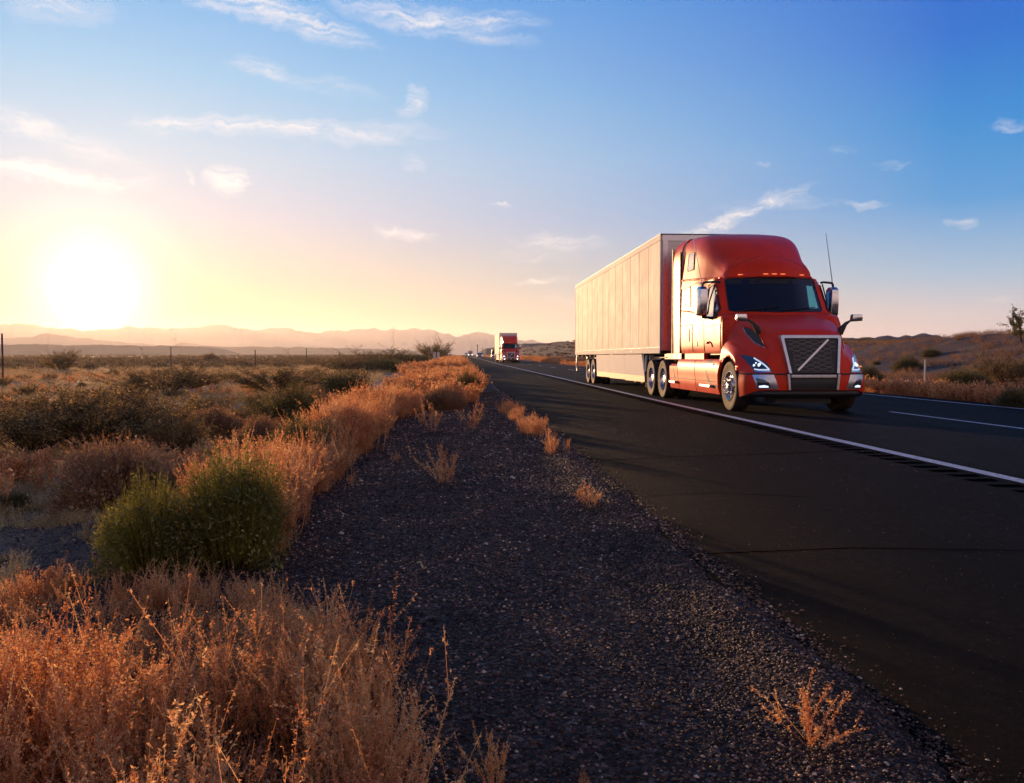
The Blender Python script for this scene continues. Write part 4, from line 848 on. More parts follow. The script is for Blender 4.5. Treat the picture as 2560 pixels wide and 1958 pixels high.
# ------------------------------------------------------------------ plants
def leafmat(name, stops, trans=.5, scale=3.0, rough=.7):
    m = bpy.data.materials.new(name); m.use_nodes = True; t = m.node_tree; t.nodes.clear()
    g = t.nodes.new('ShaderNodeNewGeometry'); n = t.nodes.new('ShaderNodeTexNoise'); n.inputs['Scale'].default_value = scale; n.inputs['Detail'].default_value = 3
    t.links.new(g.outputs['Position'], n.inputs['Vector'])
    a = t.nodes.new('ShaderNodeMath'); a.operation = 'MULTIPLY_ADD'; t.links.new(g.outputs['Random Per Island'], a.inputs[0]); a.inputs[1].default_value = .5; t.links.new(n.outputs[0], a.inputs[2])
    s_ = t.nodes.new('ShaderNodeMath'); s_.operation = 'SUBTRACT'; t.links.new(a.outputs[0], s_.inputs[0]); s_.inputs[1].default_value = .25
    r = t.nodes.new('ShaderNodeValToRGB'); cr_ = r.color_ramp
    while len(cr_.elements) < len(stops): cr_.elements.new(.5)
    for e, (p, c) in zip(cr_.elements, stops): e.position = p; e.color = (*c, 1)
    t.links.new(s_.outputs[0], r.inputs[0])
    d = t.nodes.new('ShaderNodeBsdfDiffuse'); tr = t.nodes.new('ShaderNodeBsdfTranslucent'); mx = t.nodes.new('ShaderNodeMixShader'); mx.inputs[0].default_value = trans
    for q in (d, tr): t.links.new(r.outputs[0], q.inputs[0])
    t.links.new(d.outputs[0], mx.inputs[1]); t.links.new(tr.outputs[0], mx.inputs[2])
    gl_ = t.nodes.new('ShaderNodeBsdfGlossy'); gl_.inputs['Roughness'].default_value = .45; mx2 = t.nodes.new('ShaderNodeMixShader'); mx2.inputs[0].default_value = .05
    t.links.new(mx.outputs[0], mx2.inputs[1]); t.links.new(gl_.outputs[0], mx2.inputs[2])
    o = t.nodes.new('ShaderNodeOutputMaterial'); t.links.new(mx2.outputs[0], o.inputs[0]); return m
M['dry'] = leafmat('dry_grass', [(.2, (.36, .12, .035)), (.5, (.86, .35, .11)), (.8, (.97, .64, .28))], .55)
M['straw'] = leafmat('dry_stubble', [(.2, (.32, .19, .08)), (.55, (.66, .44, .18)), (.85, (.9, .68, .34))], .5)
M['brown'] = leafmat('brown_bush', [(.2, (.16, .08, .04)), (.5, (.32, .16, .07)), (.8, (.50, .28, .12))], .45)
M['green'] = leafmat('green_bush', [(.2, (.09, .085, .014)), (.5, (.19, .175, .026)), (.85, (.40, .34, .065))], .45)
M['olive'] = leafmat('olive_bush', [(.2, (.055, .05, .014)), (.5, (.12, .10, .026)), (.85, (.32, .23, .06))], .45)
M['creo'] = leafmat('creosote_leaf', [(.2, (.06, .045, .014)), (.5, (.18, .12, .032)), (.8, (.62, .38, .11))], .5)
M['wood'] = mat('dry_wood', (.09, .06, .045), .9, var=.4, vscale=12)

def ribbons(P, w0, w1, g, side=None):
    """P: (n, k, 3) centre lines -> thin tapering ribbons"""
    n, k, _ = P.shape
    if side is None:
        a = g.uniform(0, 6.28, n); side = np.stack([np.cos(a), np.sin(a), np.zeros(n)], -1)
    w = np.linspace(w0, w1, k)[None, :, None] * side[:, None]
    V = np.stack([P - w / 2, P + w / 2], 2).reshape(-1, 3)
    b = (np.arange(n) * 2 * k)[:, None]; j = np.arange(k - 1)[None] * 2
    A = (b + j)[..., None]
    Tt = np.concatenate([A + np.array([0, 1, 3]), A + np.array([0, 3, 2])], 1).reshape(-1, 3)
    return V, Tt
def leaves(C, s, g, el=1.6):
    """C: (n,3) centres -> one small diamond (2 triangles) each, facing anywhere"""
    n = len(C); u = g.normal(size=(n, 3)); u /= np.linalg.norm(u, axis=1)[:, None]; v = np.cross(u, g.normal(size=(n, 3))); v /= np.linalg.norm(v, axis=1)[:, None] + 1e-9
    s = (s * (.6 + .8 * g.random(n)))[:, None]
    V = np.stack([C - u * s * el / 2, C + v * s / 2, C + u * s * el / 2, C - v * s / 2], 1).reshape(-1, 3)
    b = (np.arange(n) * 4)[:, None]; Tt = np.concatenate([b + np.array([0, 1, 2]), b + np.array([0, 2, 3])], 0)
    return V, Tt
def join(*L_):
    V = []; T = []; o = 0
    for v, t_ in L_: V.append(v); T.append(t_ + o); o += len(v)
    return np.concatenate(V), np.concatenate(T)
def curves(n, base, d0, length, bend, g, k=5):
    """n curved stems: base (n,3), direction d0 (n,3), sag bend"""
    t_ = np.linspace(0, 1, k)[None, :, None]
    P = base[:, None] + d0[:, None] * length[:, None, None] * t_
    P = P + bend[:, None] * (t_ ** 2) * length[:, None, None]
    return P
def samp(P, g, n, lo=0., hi=1.):
    """n points per curve between lo and hi"""
    m, k, _ = P.shape; t_ = g.uniform(lo, hi, (m, n)) * (k - 1); i = np.minimum(t_.astype(int), k - 2); f = (t_ - i)[..., None]
    r = np.arange(m)[:, None]; return (P[r, i] * (1 - f) + P[r, i + 1] * f).reshape(-1, 3)
def weed(seed, n=9, h=.45, spread=.10, lean=.35, fz=70, ls=.0066, fr=.011):
    g = np.random.default_rng(seed); a = g.uniform(0, 6.28, n); r = spread * np.sqrt(g.random(n))
    base = np.stack([np.cos(a) * r, np.sin(a) * r, np.full(n, -.03)], -1)
    ln = lean * g.random(n); d = np.stack([np.cos(a) * ln, np.sin(a) * ln, np.ones(n)], -1); d /= np.linalg.norm(d, axis=1)[:, None]
    Lh = h * (.5 + .6 * g.random(n)); bend = g.normal(size=(n, 3)) * .16; bend[:, 2] = -abs(bend[:, 2]) * .4
    P = curves(n, base, d, Lh, bend, g, 6)
    st = ribbons(P, .0045, .002, g); st2 = ribbons(P, .0045, .002, g)
    # side twigs
    S = samp(P, g, 4, .35, .85); m = len(S); dd = np.repeat(d, 4, 0) + g.normal(size=(m, 3)) * .45; tw = curves(m, S, dd, np.repeat(Lh, 4) * g.uniform(.15, .32, m), g.normal(size=(m, 3)) * .12, g, 4)
    rt = ribbons(tw, .0025, .0012, g)
    C1 = samp(P, g, fz, .32, 1.0) ; C2 = samp(tw, g, fz // 4, .1, 1.0); C = np.concatenate([C1, C2]); C = C + g.normal(size=C.shape) * fr * .55
    return join(st, st2, rt, leaves(C, ls, g, 2.5))
def grass(seed, n=26, h=.28, spread=.09, lean=.6):
    g = np.random.default_rng(seed); a = g.uniform(0, 6.28, n); r = spread * np.sqrt(g.random(n))
    base = np.stack([np.cos(a) * r, np.sin(a) * r, np.full(n, -.03)], -1); ln = lean * g.random(n)
    d = np.stack([np.cos(a) * ln, np.sin(a) * ln, np.ones(n)], -1); d /= np.linalg.norm(d, axis=1)[:, None]
    bend = np.stack([np.cos(a), np.sin(a), -np.ones(n)], -1) * g.uniform(0, .35, n)[:, None]
    P = curves(n, base, d, h * (.4 + .7 * g.random(n)), bend, g, 4)
    return join(ribbons(P, .006, .0015, g), leaves(samp(P, g, 5, .5, 1) + g.normal(size=(n * 5, 3)) * .006, .012, g, 2))
def roundbush(seed, n=1500, rx=.5, rz_=.42, w=.004, ls=.012, k=3, fl=5, lump=.25):
    """a dome of fine twigs that end at an uneven surface"""
    g = np.random.default_rng(seed); a = g.uniform(0, 6.28, n); el_ = np.arcsin(g.uniform(.0, 1, n) ** .9)
    d = np.stack([np.cos(a) * np.cos(el_), np.sin(a) * np.cos(el_), np.sin(el_)], -1)
    lob = 1 + lump * fbm(a * 1.1 + seed, el_ * 2.2, 1, 3, seed) * 1.3
    Lh = (.82 + .22 * g.random(n)) * lob
    E = d * np.array([rx, rx, rz_]) * Lh[:, None]; B = E * g.uniform(.25, .62, n)[:, None] + g.normal(size=(n, 3)) * .03 * rx; B[:, 2] = np.abs(B[:, 2]) * .8
    E = E + g.normal(size=(n, 3)) * .035 * rx
    mid = (B + E) / 2 + g.normal(size=(n, 3)) * .035 * rx
    P = np.stack([B, mid, E], 1)
    # inner stems from the root
    m = 60; a2 = g.uniform(0, 6.28, m); e2 = g.uniform(.2, 1.4, m); D2 = np.stack([np.cos(a2) * np.cos(e2) * rx, np.sin(a2) * np.cos(e2) * rx, np.sin(e2) * rz_], -1) * .7
    P2 = np.stack([D2 * .02, D2 * .5, D2], 1)
    side = np.cross(E - B, g.normal(size=(n, 3))); side /= np.linalg.norm(side, axis=1)[:, None] + 1e-9
    C = samp(P, g, fl, .25, 1.0) + g.normal(size=(n * fl, 3)) * .012 * rx * 2
    return ribbons(P, w, w * .5, g, side), leaves(C, ls, g, 1.9), ribbons(P2, .018 * rx * 2, .006, g)
def broom(seed, n=2300, rx=.42, h=.85, w=.0035):
    """upright fine-stemmed bush, like a full broom"""
    g = np.random.default_rng(seed); K = 26; ka = g.uniform(0, 6.28, K); kr = np.sqrt(g.random(K)) * .95; kh = g.uniform(.78, 1.12, K); kk = g.integers(0, K, n)
    cx = np.cos(ka[kk]) * kr[kk] + g.normal(size=n) * .13; cy = np.sin(ka[kk]) * kr[kk] + g.normal(size=n) * .13; a = np.arctan2(cy, cx); r = np.clip(np.hypot(cx, cy), 0, 1.06)
    E = np.stack([np.cos(a) * r * rx, np.sin(a) * r * rx, h * np.clip(1 - (r * .94) ** 2.0, .05, 1) ** .62 * (.66 + .36 * g.random(n) ** .7) * kh[kk]], -1)
    B = np.stack([np.cos(a) * r * rx * .28, np.sin(a) * r * rx * .28, np.zeros(n)], -1) + g.normal(size=(n, 3)) * .02
    s0 = g.uniform(.2, .75, n)[:, None]; 
    mid = B * .45 + E * .55 + np.stack([np.cos(a), np.sin(a), 0 * a], -1) * rx * .14 * r[:, None]
    P0 = B * (1 - s0) + (mid * s0 + B * 0) ; P0 = B + (mid - B) * s0
    E = E + g.normal(size=(n, 3)) * .03
    P = np.stack([P0, (P0 + E) / 2 + g.normal(size=(n, 3)) * .012, E], 1)
    C = samp(P, g, 4, .3, 1.0) + g.normal(size=(n * 4, 3)) * .012
    m = 70; i = g.integers(0, n, m); P2 = np.stack([B[i], (B[i] + mid[i]) / 2, mid[i]], 1)
    return ribbons(P, w, w * .5, g), leaves(C, .011, g, 2.6), ribbons(P2, .012, .005, g)
def creosote(seed, n=22, h=1.2, w=1.0, leafn=150, ls=.02):
    g = np.random.default_rng(seed); a = g.uniform(0, 6.28, n); ln = g.uniform(.15, 1.0, n) * w
    d = np.stack([np.cos(a) * ln, np.sin(a) * ln, np.ones(n)], -1); L0 = h * g.uniform(.65, 1.0, n) / np.linalg.norm(d, axis=1) * 1.15
    base = np.stack([np.cos(a) * .05, np.sin(a) * .05, np.zeros(n) - .02], -1); bend = g.normal(size=(n, 3)) * .12
    P = curves(n, base, d, L0, bend, g, 6); k = 7
    S = samp(P, g, k, .25, .95); m = len(S); dd = np.repeat(d, k, 0) + g.normal(size=(m, 3)) * .6; tw = curves(m, S, dd, np.repeat(L0, k) * g.uniform(.15, .38, m), g.normal(size=(m, 3)) * .15, g, 4)
    C = np.concatenate([samp(tw, g, leafn // k, .15, 1.05), samp(P, g, leafn // 4, .55, 1.03)]); C = C + g.normal(size=C.shape) * .025
    return join(ribbons(P, .02, .006, g), ribbons(P, .02, .006, g), ribbons(tw, .006, .003, g)), leaves(C, ls, g, 1.5)
def place(protos, pos, sc_, rot, g):
    """merge many transformed copies into one mesh"""
    Vs = []; Ts = []; o = 0; idx = g.integers(0, len(protos), len(pos))
    for q, (V, T_) in enumerate(protos):
        k = np.where(idx == q)[0]
        if not len(k): continue
        c, s = np.cos(rot[k])[:, None], np.sin(rot[k])[:, None]; S = sc_[k][:, None]
        W_ = np.stack([(V[:, 0] * c - V[:, 1] * s) * S, (V[:, 0] * s + V[:, 1] * c) * S, V[None, :, 2] * S], -1) + pos[k][:, None]
        Vs.append(W_.reshape(-1, 3)); Ts.append((T_[None] + (np.arange(len(k)) * len(V))[:, None, None]).reshape(-1, 3) + o); o += len(k) * len(V)
    return np.concatenate(Vs), np.concatenate(Ts)
def gpos(x, y, dz=0): return np.stack([x, y, land(x, y) + dz], -1)

def at_px(u, v, zoff=0):
    """ground point seen at a photo pixel (2197-wide picture)"""
    d = ray(u * D_, v * D_); tt = np.geomspace(1, 900, 6000); P = d[None] * tt[:, None] + np.array([0, 0, CH]); h = P[:, 2] - land(P[:, 0], P[:, 1]); i = np.argmax(h < 0); return P[i]
def px_w(P, wpx): return wpx * D_ / F * math.hypot(P[0], P[1])     # metres for a width in those pixels
# -- the golden weeds that fill the strip between gravel and desert: nobody could count them
def xedge(y): return np.interp(y, [0, 2.0, 2.9, 3.95, 6.3, 9.4, 12, 16, 18, 20.5, 30, 60], [0, -.1, -.4, -1.02, -1.2, -1.22, -1.15, -1.1, -.5, .5, .8, .9])
def xleft(y): return np.interp(y, [0, 3, 4.5, 5.1, 8, 11, 14, 20, 40, 80], [-3.6, -3.5, -3.3, -2.2, -2.35, -2.8, -3.1, -3.4, -4.5, -6.5])
g = np.random.default_rng(11)
wst = [weed(160 + i, n=6, h=.50, spread=.09, lean=.26, fz=110, ls=.0052, fr=.0085) for i in range(7)]
wp = [weed(100 + i, n=8, h=.42 + .05 * (i % 3)) for i in range(7)]
wp_far = [weed(130 + i, n=7, h=.46, fz=18, ls=.02, fr=.016) for i in range(4)]
gp_ = [grass(150 + i) for i in range(5)]
def band(n, ya, yb, p=1.0, lo=0, hi=1, seed=0, xl=None):
    g = np.random.default_rng(seed); y = ya * (yb / ya) ** (g.random(n) ** p); f = lo + (hi - lo) * g.random(n)
    L_ = (xl or xleft)(y); E_ = xedge(y); x = L_ + (E_ - L_) * f
    x = x + .12 * fbm(y, y * 0, .5, 3, 50) + g.normal(size=n) * .03; return x, y, f
def thin(x, y, f, g, thr, s=1.1, seed=60):
    d = fbm(x, y, s, 3, seed) + .9 * (f - .5); k = d > thr; return k
# near: fine clumps
GB = [at_px(300, 1262), at_px(475, 1245)]
GC = [(at_px(640, 1010), .42), (at_px(875, 868), .5), (at_px(1005, 850), .45), (at_px(945, 880), .5), (at_px(550, 975), .4)]
def lumps(x, y): return 1 + .5 * fbm(x, y, 1.3, 3, 71)
def clear(x, y):
    k = np.ones(len(x), bool)
    for P in GB: k &= ~((((x - P[0]) / .42) ** 2 + ((y - P[1] - .08) / .42) ** 2) < 1)
    for P, rr in GC: k &= ~((((x - P[0]) / rr) ** 2 + ((y - P[1]) / (rr * 1.7)) ** 2) < 1)
    return k
x, y, f = band(1500, 1.35, 5.2, .8, 0, 1, 12); k = thin(x, y, f, g, .26, .6, 66) & clear(x, y); x, y = x[k], y[k]
n0 = place(wst, gpos(x, y), g.uniform(.6, 1.1, len(x)) * np.interp(y, [1.3, 2.6, 3.2, 4.7, 5.3, 6], [.8, .85, .48, .42, .8, 1.2]), g.uniform(0, 6.28, len(x)), g)
x, y, f = band(900, 1.35, 5.2, .8, 0, 1, 1); k = thin(x, y, f, g, .26, .6) & clear(x, y); x, y = x[k], y[k]
n1 = place(wp, gpos(x, y), g.uniform(.55, 1.08, len(x)) * np.interp(y, [1.3, 2.6, 3.2, 4.7, 5.3, 6], [.55, .6, .45, .42, .8, 1.15]), g.uniform(0, 6.28, len(x)), g)
x, y, f = band(2000, 4.6, 18, .8, .25, 1, 2); k = thin(x, y, f, g, .2, .8) & clear(x, y); x, y = x[k], y[k]
n2_ = place(wp[:3] + wst, gpos(x, y), g.uniform(.45, 1.25, len(x)) * lumps(x, y), g.uniform(0, 6.28, len(x)), g)
x, y, f = band(2600, 17, 75, .9, .35, 1, 3); k = thin(x, y, f, g, .06, 2.0) & clear(x, y); x, y = x[k], y[k]
n3 = place(wp_far, gpos(x, y), g.uniform(.6, 1.3, len(x)) * lumps(x, y), g.uniform(0, 6.28, len(x)), g)
x, y, f = band(2600, 1.3, 14, .9, 0, 1, 4); k = clear(x, y) & thin(x, y, f, g, -.1, .9, 61); x, y = x[k], y[k]
n4 = place(gp_, gpos(x, y), g.uniform(.3, .6, len(x)), g.uniform(0, 6.28, len(x)), g)
# thin line of weeds growing on the windrow by the asphalt, further down the road
y = g.uniform(9.2, 17.5, 130); x = 1.05 + g.normal(size=130) * .09 - np.clip(y - 14, 0, 9) * .05; k = (fbm(y, y * 0, 1.5, 2, 70) > -.1); x, y = x[k], y[k]
n5 = place(wp, gpos(x, y), g.uniform(.2, .62, len(x)), g.uniform(0, 6.28, len(x)), g)
y = 60 + 300 * g.random(900) ** 1.6; x = .6 - 5 * g.random(900); n6 = place(wp_far, gpos(x, y), g.uniform(1.4, 2.4, 900), g.uniform(0, 6.28, 900), g)
tag(rawmesh('dry_weeds', *join(n0, n1, n2_, n3, n4, n5, n6), M['dry']), 'dense golden dry weeds along the gravel verge', None, None, 'stuff')
# right verge
y = 8 + 120 * g.random(2600) ** 1.5; x = 12.45 + 1.9 * g.random(2600) ** 1.3 + .25 * fbm(y, y * 0, 2, 3, 80); k = fbm(x, y, 2.2, 3, 81) > -.35; x, y = x[k], y[k]
r1 = place(wp_far, gpos(x, y), g.uniform(.7, 1.35, len(x)), g.uniform(0, 6.28, len(x)), g)
y = 100 + 400 * g.random(700) ** 1.5; x = 12.6 + 3 * g.random(700); r2 = place(wp_far, gpos(x, y), g.uniform(1.4, 2.6, 700), g.uniform(0, 6.28, 700), g)
tag(rawmesh('verge_weeds', *join(r1, r2), M['dry']), 'orange dry weeds along the far side of the road', None, None, 'stuff')
# stubble and low growth on the desert floor and the bank
def scatter(n, a0, a1, r0, r1, p, seed, cond=None):
    g = np.random.default_rng(seed); a = R(1) * g.uniform(a0, a1, n); r = r0 * (r1 / r0) ** (g.random(n) ** p); x = np.sin(a) * r; y = np.cos(a) * r
    k = np.ones(n, bool) if cond is None else cond(x, y); return x[k], y[k]
x, y = scatter(19000, -50, -1, 4, 170, .85, 5, lambda x, y: (x < xleft(y) + .3) & (fbm(x, y, 3, 3, 90) > -.32))
s1 = place(gp_, gpos(x, y), g.uniform(.3, .75, len(x)) * np.clip(.6 + .035 * np.hypot(x, y), .7, 4), g.uniform(0, 6.28, len(x)), g)
xq = g.uniform(-5.5, -2.2, 900); yq = g.uniform(4.8, 9.5, 900); xg, yg = scatter(2600, -42, -3, 9, 90, .85, 55, lambda x, y: (x < xleft(y) - .2) & (fbm(x, y, 4, 3, 98) > -.05)); s0 = place(wp_far, gpos(xg, yg), g.uniform(.5, 1.0, len(xg)), g.uniform(0, 6.28, len(xg)), g)
kq = (fbm(xq, yq, .8, 3, 92) > .0) & clear(xq, yq); xq, yq = xq[kq], yq[kq]
s1 = join(s1, place(gp_ + wp[:2], gpos(xq, yq), g.uniform(.15, .42, len(xq)), g.uniform(0, 6.28, len(xq)), g))
x, y = scatter(16000, 6, 50, 18, 260, .8, 6, lambda x, y: (x > 21) & (fbm(x, y, 6, 3, 91) > -.3 - .3 * (x > 33)))
s2 = place(gp_, gpos(x, y), g.uniform(.7, 2.0, len(x)), g.uniform(0, 6.28, len(x)), g)
tag(rawmesh('bank_grass', *s2, M['brown']), 'reddish brown dry growth covering the bank right of the road', None, None, 'stuff')
tag(rawmesh('golden_weeds', *s0, M['dry']), 'loose golden weeds standing among the shrubs of the left plain', None, None, 'stuff')
tag(rawmesh('dry_grass', *s1, M['straw']), 'short straw coloured stubble on the desert floor', None, None, 'stuff')

# -- bushes one can tell apart
def rawpart(name, VT, m, parent): o = rawmesh(name, VT[0], VT[1], m); o.parent = parent; return o
def bush(kind, x, y, s, label, seed=0, sz=1.0, dz=0, group=None, cat='bush'):
    t_ = empty({'green': 'green_bush', 'brown': 'round_desert_bush', 'olive': 'olive_desert_bush', 'creo': 'creosote_bush'}[kind], (x, y, float(land(x, y)) + dz), 0)
    for nm, me in PR[kind][seed % len(PR[kind])]:
        o = bpy.data.objects.new(nm, me); COL.objects.link(o); o.parent = t_
    t_.scale = (s, s, s * sz); t_.rotation_euler = (0, 0, (seed * 2.4) % 6.28)
    tag(t_, label, cat, group); return t_
def meshdata(name, VT, m):
    o = rawmesh(name, VT[0], VT[1], m); me = o.data; bpy.data.objects.remove(o); return me
PR = {'green': [], 'brown': [], 'olive': [], 'creo': [], 'far': []}
for i in range(2):
    tw_, lf, st = broom(200 + i); PR['green'].append([('foliage', meshdata('foliage', join(tw_, lf), M['green'])), ('stems', meshdata('stems', st, M['wood']))])
for i in range(4):
    tw_, lf, st = roundbush(210 + i, n=2600); PR['brown'].append([('foliage', meshdata('foliage', join(tw_, lf), M['brown'])), ('stems', meshdata('stems', st, M['wood']))])
for i in range(3):
    tw_, lf, st = roundbush(220 + i, n=2400, rz_=.5, lump=.4); PR['olive'].append([('foliage', meshdata('foliage', join(tw_, lf), M['olive'])), ('stems', meshdata('stems', st, M['wood']))])
for i in range(4):
    st, lf = creosote(230 + i, n=46, h=1.0, w=1.25, leafn=420, ls=.0155); PR['creo'].append([('foliage', meshdata('foliage', lf, M['creo'])), ('branches', meshdata('branches', st, M['wood']))])
NB = []
def dims(me):
    a = np.empty(len(me.vertices) * 3, np.float32); me.vertices.foreach_get('co', a); a = a.reshape(-1, 3)
    return float(np.percentile(np.abs(a[:, 0]), 96)) * 2, float(np.percentile(a[:, 2], 98.5))
def nb(kind, u, v, wpx, hpx, label, seed=0, group=None):
    """bush whose foot is seen at (u, v), wpx wide and hpx high in the 2197-wide picture"""
    P = at_px(u, v); w = px_w(P, wpx); h = px_w(P, hpx); W0, H0 = dims(PR[kind][seed % len(PR[kind])][0][1])
    s = w / W0; sz = min(1.8, max(.32, h / H0 / s)); P = P + np.array([0, w * .35, 0]); NB.append((P[0], P[1], w))
    return bush(kind, P[0], P[1], s, label, seed, sz, -.02, group)
nb('green', 300, 1255, 205, 190, 'green broom-like bush with a low rounded top, left of a taller green bush', 0)
nb('green', 480, 1235, 225, 235, 'tall bright green broom-like bush at the edge of the golden weeds', 1)
nb('brown', 225, 1105, 225, 130, 'brown round bush standing alone on bare ground behind the green bushes', 0)
nb('brown', 550, 975, 105, 72, 'small round brown bush just behind the tall green bush', 1)
nb('brown', 440, 948, 125, 62, 'low flat brown bush left of the small round brown bush', 2)
nb('olive', 620, 935, 170, 95, 'dark olive bush with a golden rim, first behind the golden weeds', 0)
nb('olive', 640, 1010, 170, 100, 'greenish bush half buried in the golden weeds', 1)
nb('brown', 650, 880, 110, 45, 'pale straw coloured low bush behind the dark olive bush', 3)
nb('olive', 735, 862, 125, 58, 'wide dark green bush by the row of bushes along the road embankment', 2)
nb('olive', 875, 868, 62, 42, 'small green bush set in the golden weed strip', 0)
nb('olive', 1005, 850, 55, 48, 'yellow green bush at the end of the gravel patch', 1)
nb('brown', 945, 880, 90, 45, 'reddish brown bush in the weeds beside the gravel', 1)
nb('olive', 820, 800, 95, 30, 'dark low bush above the golden weed strip, left one of a pair', 1)
nb('olive', 895, 790, 90, 25, 'dark low bush above the golden weed strip, right one of a pair', 2)
nb('creo', 150, 985, 320, 138, 'large leafy creosote bush glittering gold under the sun at the far left', 0)
nb('creo', 20, 985, 240, 115, 'creosote bush cut by the left edge of the photo', 1)
nb('creo', 330, 850, 190, 62, 'golden creosote bush on the bare patch below the sun', 2)
nb('creo', 590, 850, 165, 68, 'dark creosote bush in the middle of the left plain', 3)
nb('creo', 420, 905, 130, 50, 'low creosote bush on the sunlit stubble', 1)
nb('creo', 730, 800, 115, 30, 'dark green creosote bush beside the fence line', 0)
nb('creo', 815, 790, 130, 34, 'dense dark creosote bush near the small white marker', 2)
nb('creo', 932, 774, 58, 42, 'tall open bush with bare twigs against the mountains', 3)
nb('creo', 120, 800, 60, 42, 'red brown bush standing up in the glare below the sun', 1)
nb('brown', 448, 782, 36, 20, 'small dark round bush on the track across the plain', 2)
nb('olive', 20, 1100, 60, 35, 'tiny brown bush on the bare ground at the left edge', 2)
nb('olive', 1868, 822, 55, 32, 'green grey bush just right of the big truck bumper', 0)
nb('olive', 2085, 835, 85, 36, 'olive bush in the orange weeds beyond the road', 1)
nb('creo', 2190, 830, 110, 62, 'olive creosote bush cut by the right edge of the photo beyond the road', 2)
nb('olive', 2195, 880, 60, 40, 'spiky low plant at the right edge beside the far road line', 2)
nb('olive', 1955, 795, 50, 26, 'dark bush at the foot of the bank behind the truck hood mirror', 0)
nb('olive', 2005, 765, 34, 15, 'small dark bush on the face of the bank', 1)
# small tree on the right edge
def small_tree(u, vb, hpx, label):
    P = at_px(u, vb); h = px_w(P, hpx); t_ = empty('desert_tree', (P[0], P[1], float(land(P[0], P[1])) - .05))
    st, lf = creosote(77, n=9, h=1.0, w=.55, leafn=230, ls=.035)
    g_ = np.random.default_rng(4); 
    rawpart('trunk', st, M['wood'], t_); rawpart('crown', lf, M['olive'], t_); t_.scale = (h, h, h); tag(t_, label, 'tree'); return t_
small_tree(2196, 733, 56, 'small dark open tree on the bank at the right edge of the photo')
small_tree(2055, 715, 14, 'small spreading shrub tree on the highest point of the bank')
# -- individual dry weeds standing on the gravel
WPM = [meshdata('dry_weed', weed(300 + i, n=14, h=.42, spread=.06, lean=.9, fz=60), M['dry']) for i in range(4)]
def dw(u, v, hpx, label, seed, sx=1.0):
    P = at_px(u, v); h = px_w(P, hpx); o = bpy.data.objects.new('dry_weed', WPM[seed % 4]); COL.objects.link(o); s = h / .42
    o.location = (P[0], P[1], float(land(P[0], P[1]))); o.scale = (s * sx, s * sx, s); o.rotation_euler = (0, 0, seed * 1.7); tag(o, label, 'weed'); return o
dw(958, 1035, 105, 'golden feathery weed standing alone on the open gravel', 0)
dw(928, 925, 75, 'golden weed with upright stalks at the far edge of the gravel patch', 1)
dw(1018, 920, 60, 'pale loose weed on the gravel close to the asphalt edge', 2)
dw(847, 990, 28, 'tiny orange weed tuft on the gravel left of the lone feathery weed', 3)
dw(1268, 1088, 62, 'small twisted weed on the windrow beside the asphalt', 1, 1.2)
dw(1172, 955, 20, 'tiny weed at the asphalt edge', 0)
dw(1750, 1590, 130, 'dry yellow weed sprawling in the gravel near the bottom right', 2, 1.3)
dw(752, 1040, 45, 'thin dry stalk at the edge of the gravel by the golden weeds', 3, .5)
dw(1065, 1690, 170, 'tall thin dry weed at the bottom of the photo on the gravel', 0, .7)
dw(1255, 1700, 60, 'short pale stalk in the gravel at the bottom edge', 1, .5)
# -- shrubs scattered over the plain
gs = np.random.default_rng(31)
def inview(x, y, m=60): 
    yc = x * math.sin(YAW) + y * math.cos(YAW); xc = x * math.cos(YAW) - y * math.sin(YAW); u = 1280 + F * xc / yc; return (u > -m) & (u < 2560 + m)
cnt = 0; kinds = ['creo', 'olive', 'brown', 'creo', 'creo']
def free(x, y, r):
    return all((x - a) ** 2 + (y - b) ** 2 > (r + w * .5) ** 2 for a, b, w in NB)
while cnt < 150:
    a = R(gs.uniform(-37, -3)); r = 9 * (150 / 9) ** (gs.random() ** .75); x, y = math.sin(a) * r, math.cos(a) * r
    if x > xleft(y) - .6 or not inview(x, y): continue
    if vnoise(np.array([x / 7]), np.array([y / 7]), 5)[0] < .32: continue
    kd = kinds[int(gs.integers(0, 5))]; s = gs.uniform(.25, .68) * (1 if kd == 'creo' else 1.4)
    if not free(x, y, s * .6): continue
    NB.append((x, y, s)); cnt += 1
    lb = {'creo': 'open dark creosote shrub scattered on the desert plain left of the road', 'olive': 'dusky olive round shrub scattered on the desert plain left of the road', 'brown': 'dry brown round shrub scattered on the desert plain left of the road'}[kd]
    bush(kd, x, y, s, lb, int(gs.integers(0, 50)), gs.uniform(.6, .95), -.02, 'shrubs scattered over the left plain', 'shrub')
cnt = 0
while cnt < 95:
    a = R(gs.uniform(6, 36)); r = 24 * (200 / 24) ** gs.random(); x, y = math.sin(a) * r, math.cos(a) * r
    if x < 16 or x > 52 + .15 * y or not inview(x, y): continue
    kd = kinds[int(gs.integers(0, 5))]; s = gs.uniform(.22, .42) * (1 if kd == 'creo' else 1.8)
    if x < 26 and gs.random() < .75: continue
    if not free(x, y, s * .6): continue
    NB.append((x, y, s)); cnt += 1
    lb = {'creo': 'open dark creosote shrub on the bank right of the road', 'olive': 'dusky olive round shrub on the bank right of the road', 'brown': 'dry brown round shrub on the bank right of the road'}[kd]
    bush(kd, x, y, s, lb, int(gs.integers(0, 50)), gs.uniform(.55, .9), -.02, 'shrubs on the right bank', 'shrub')
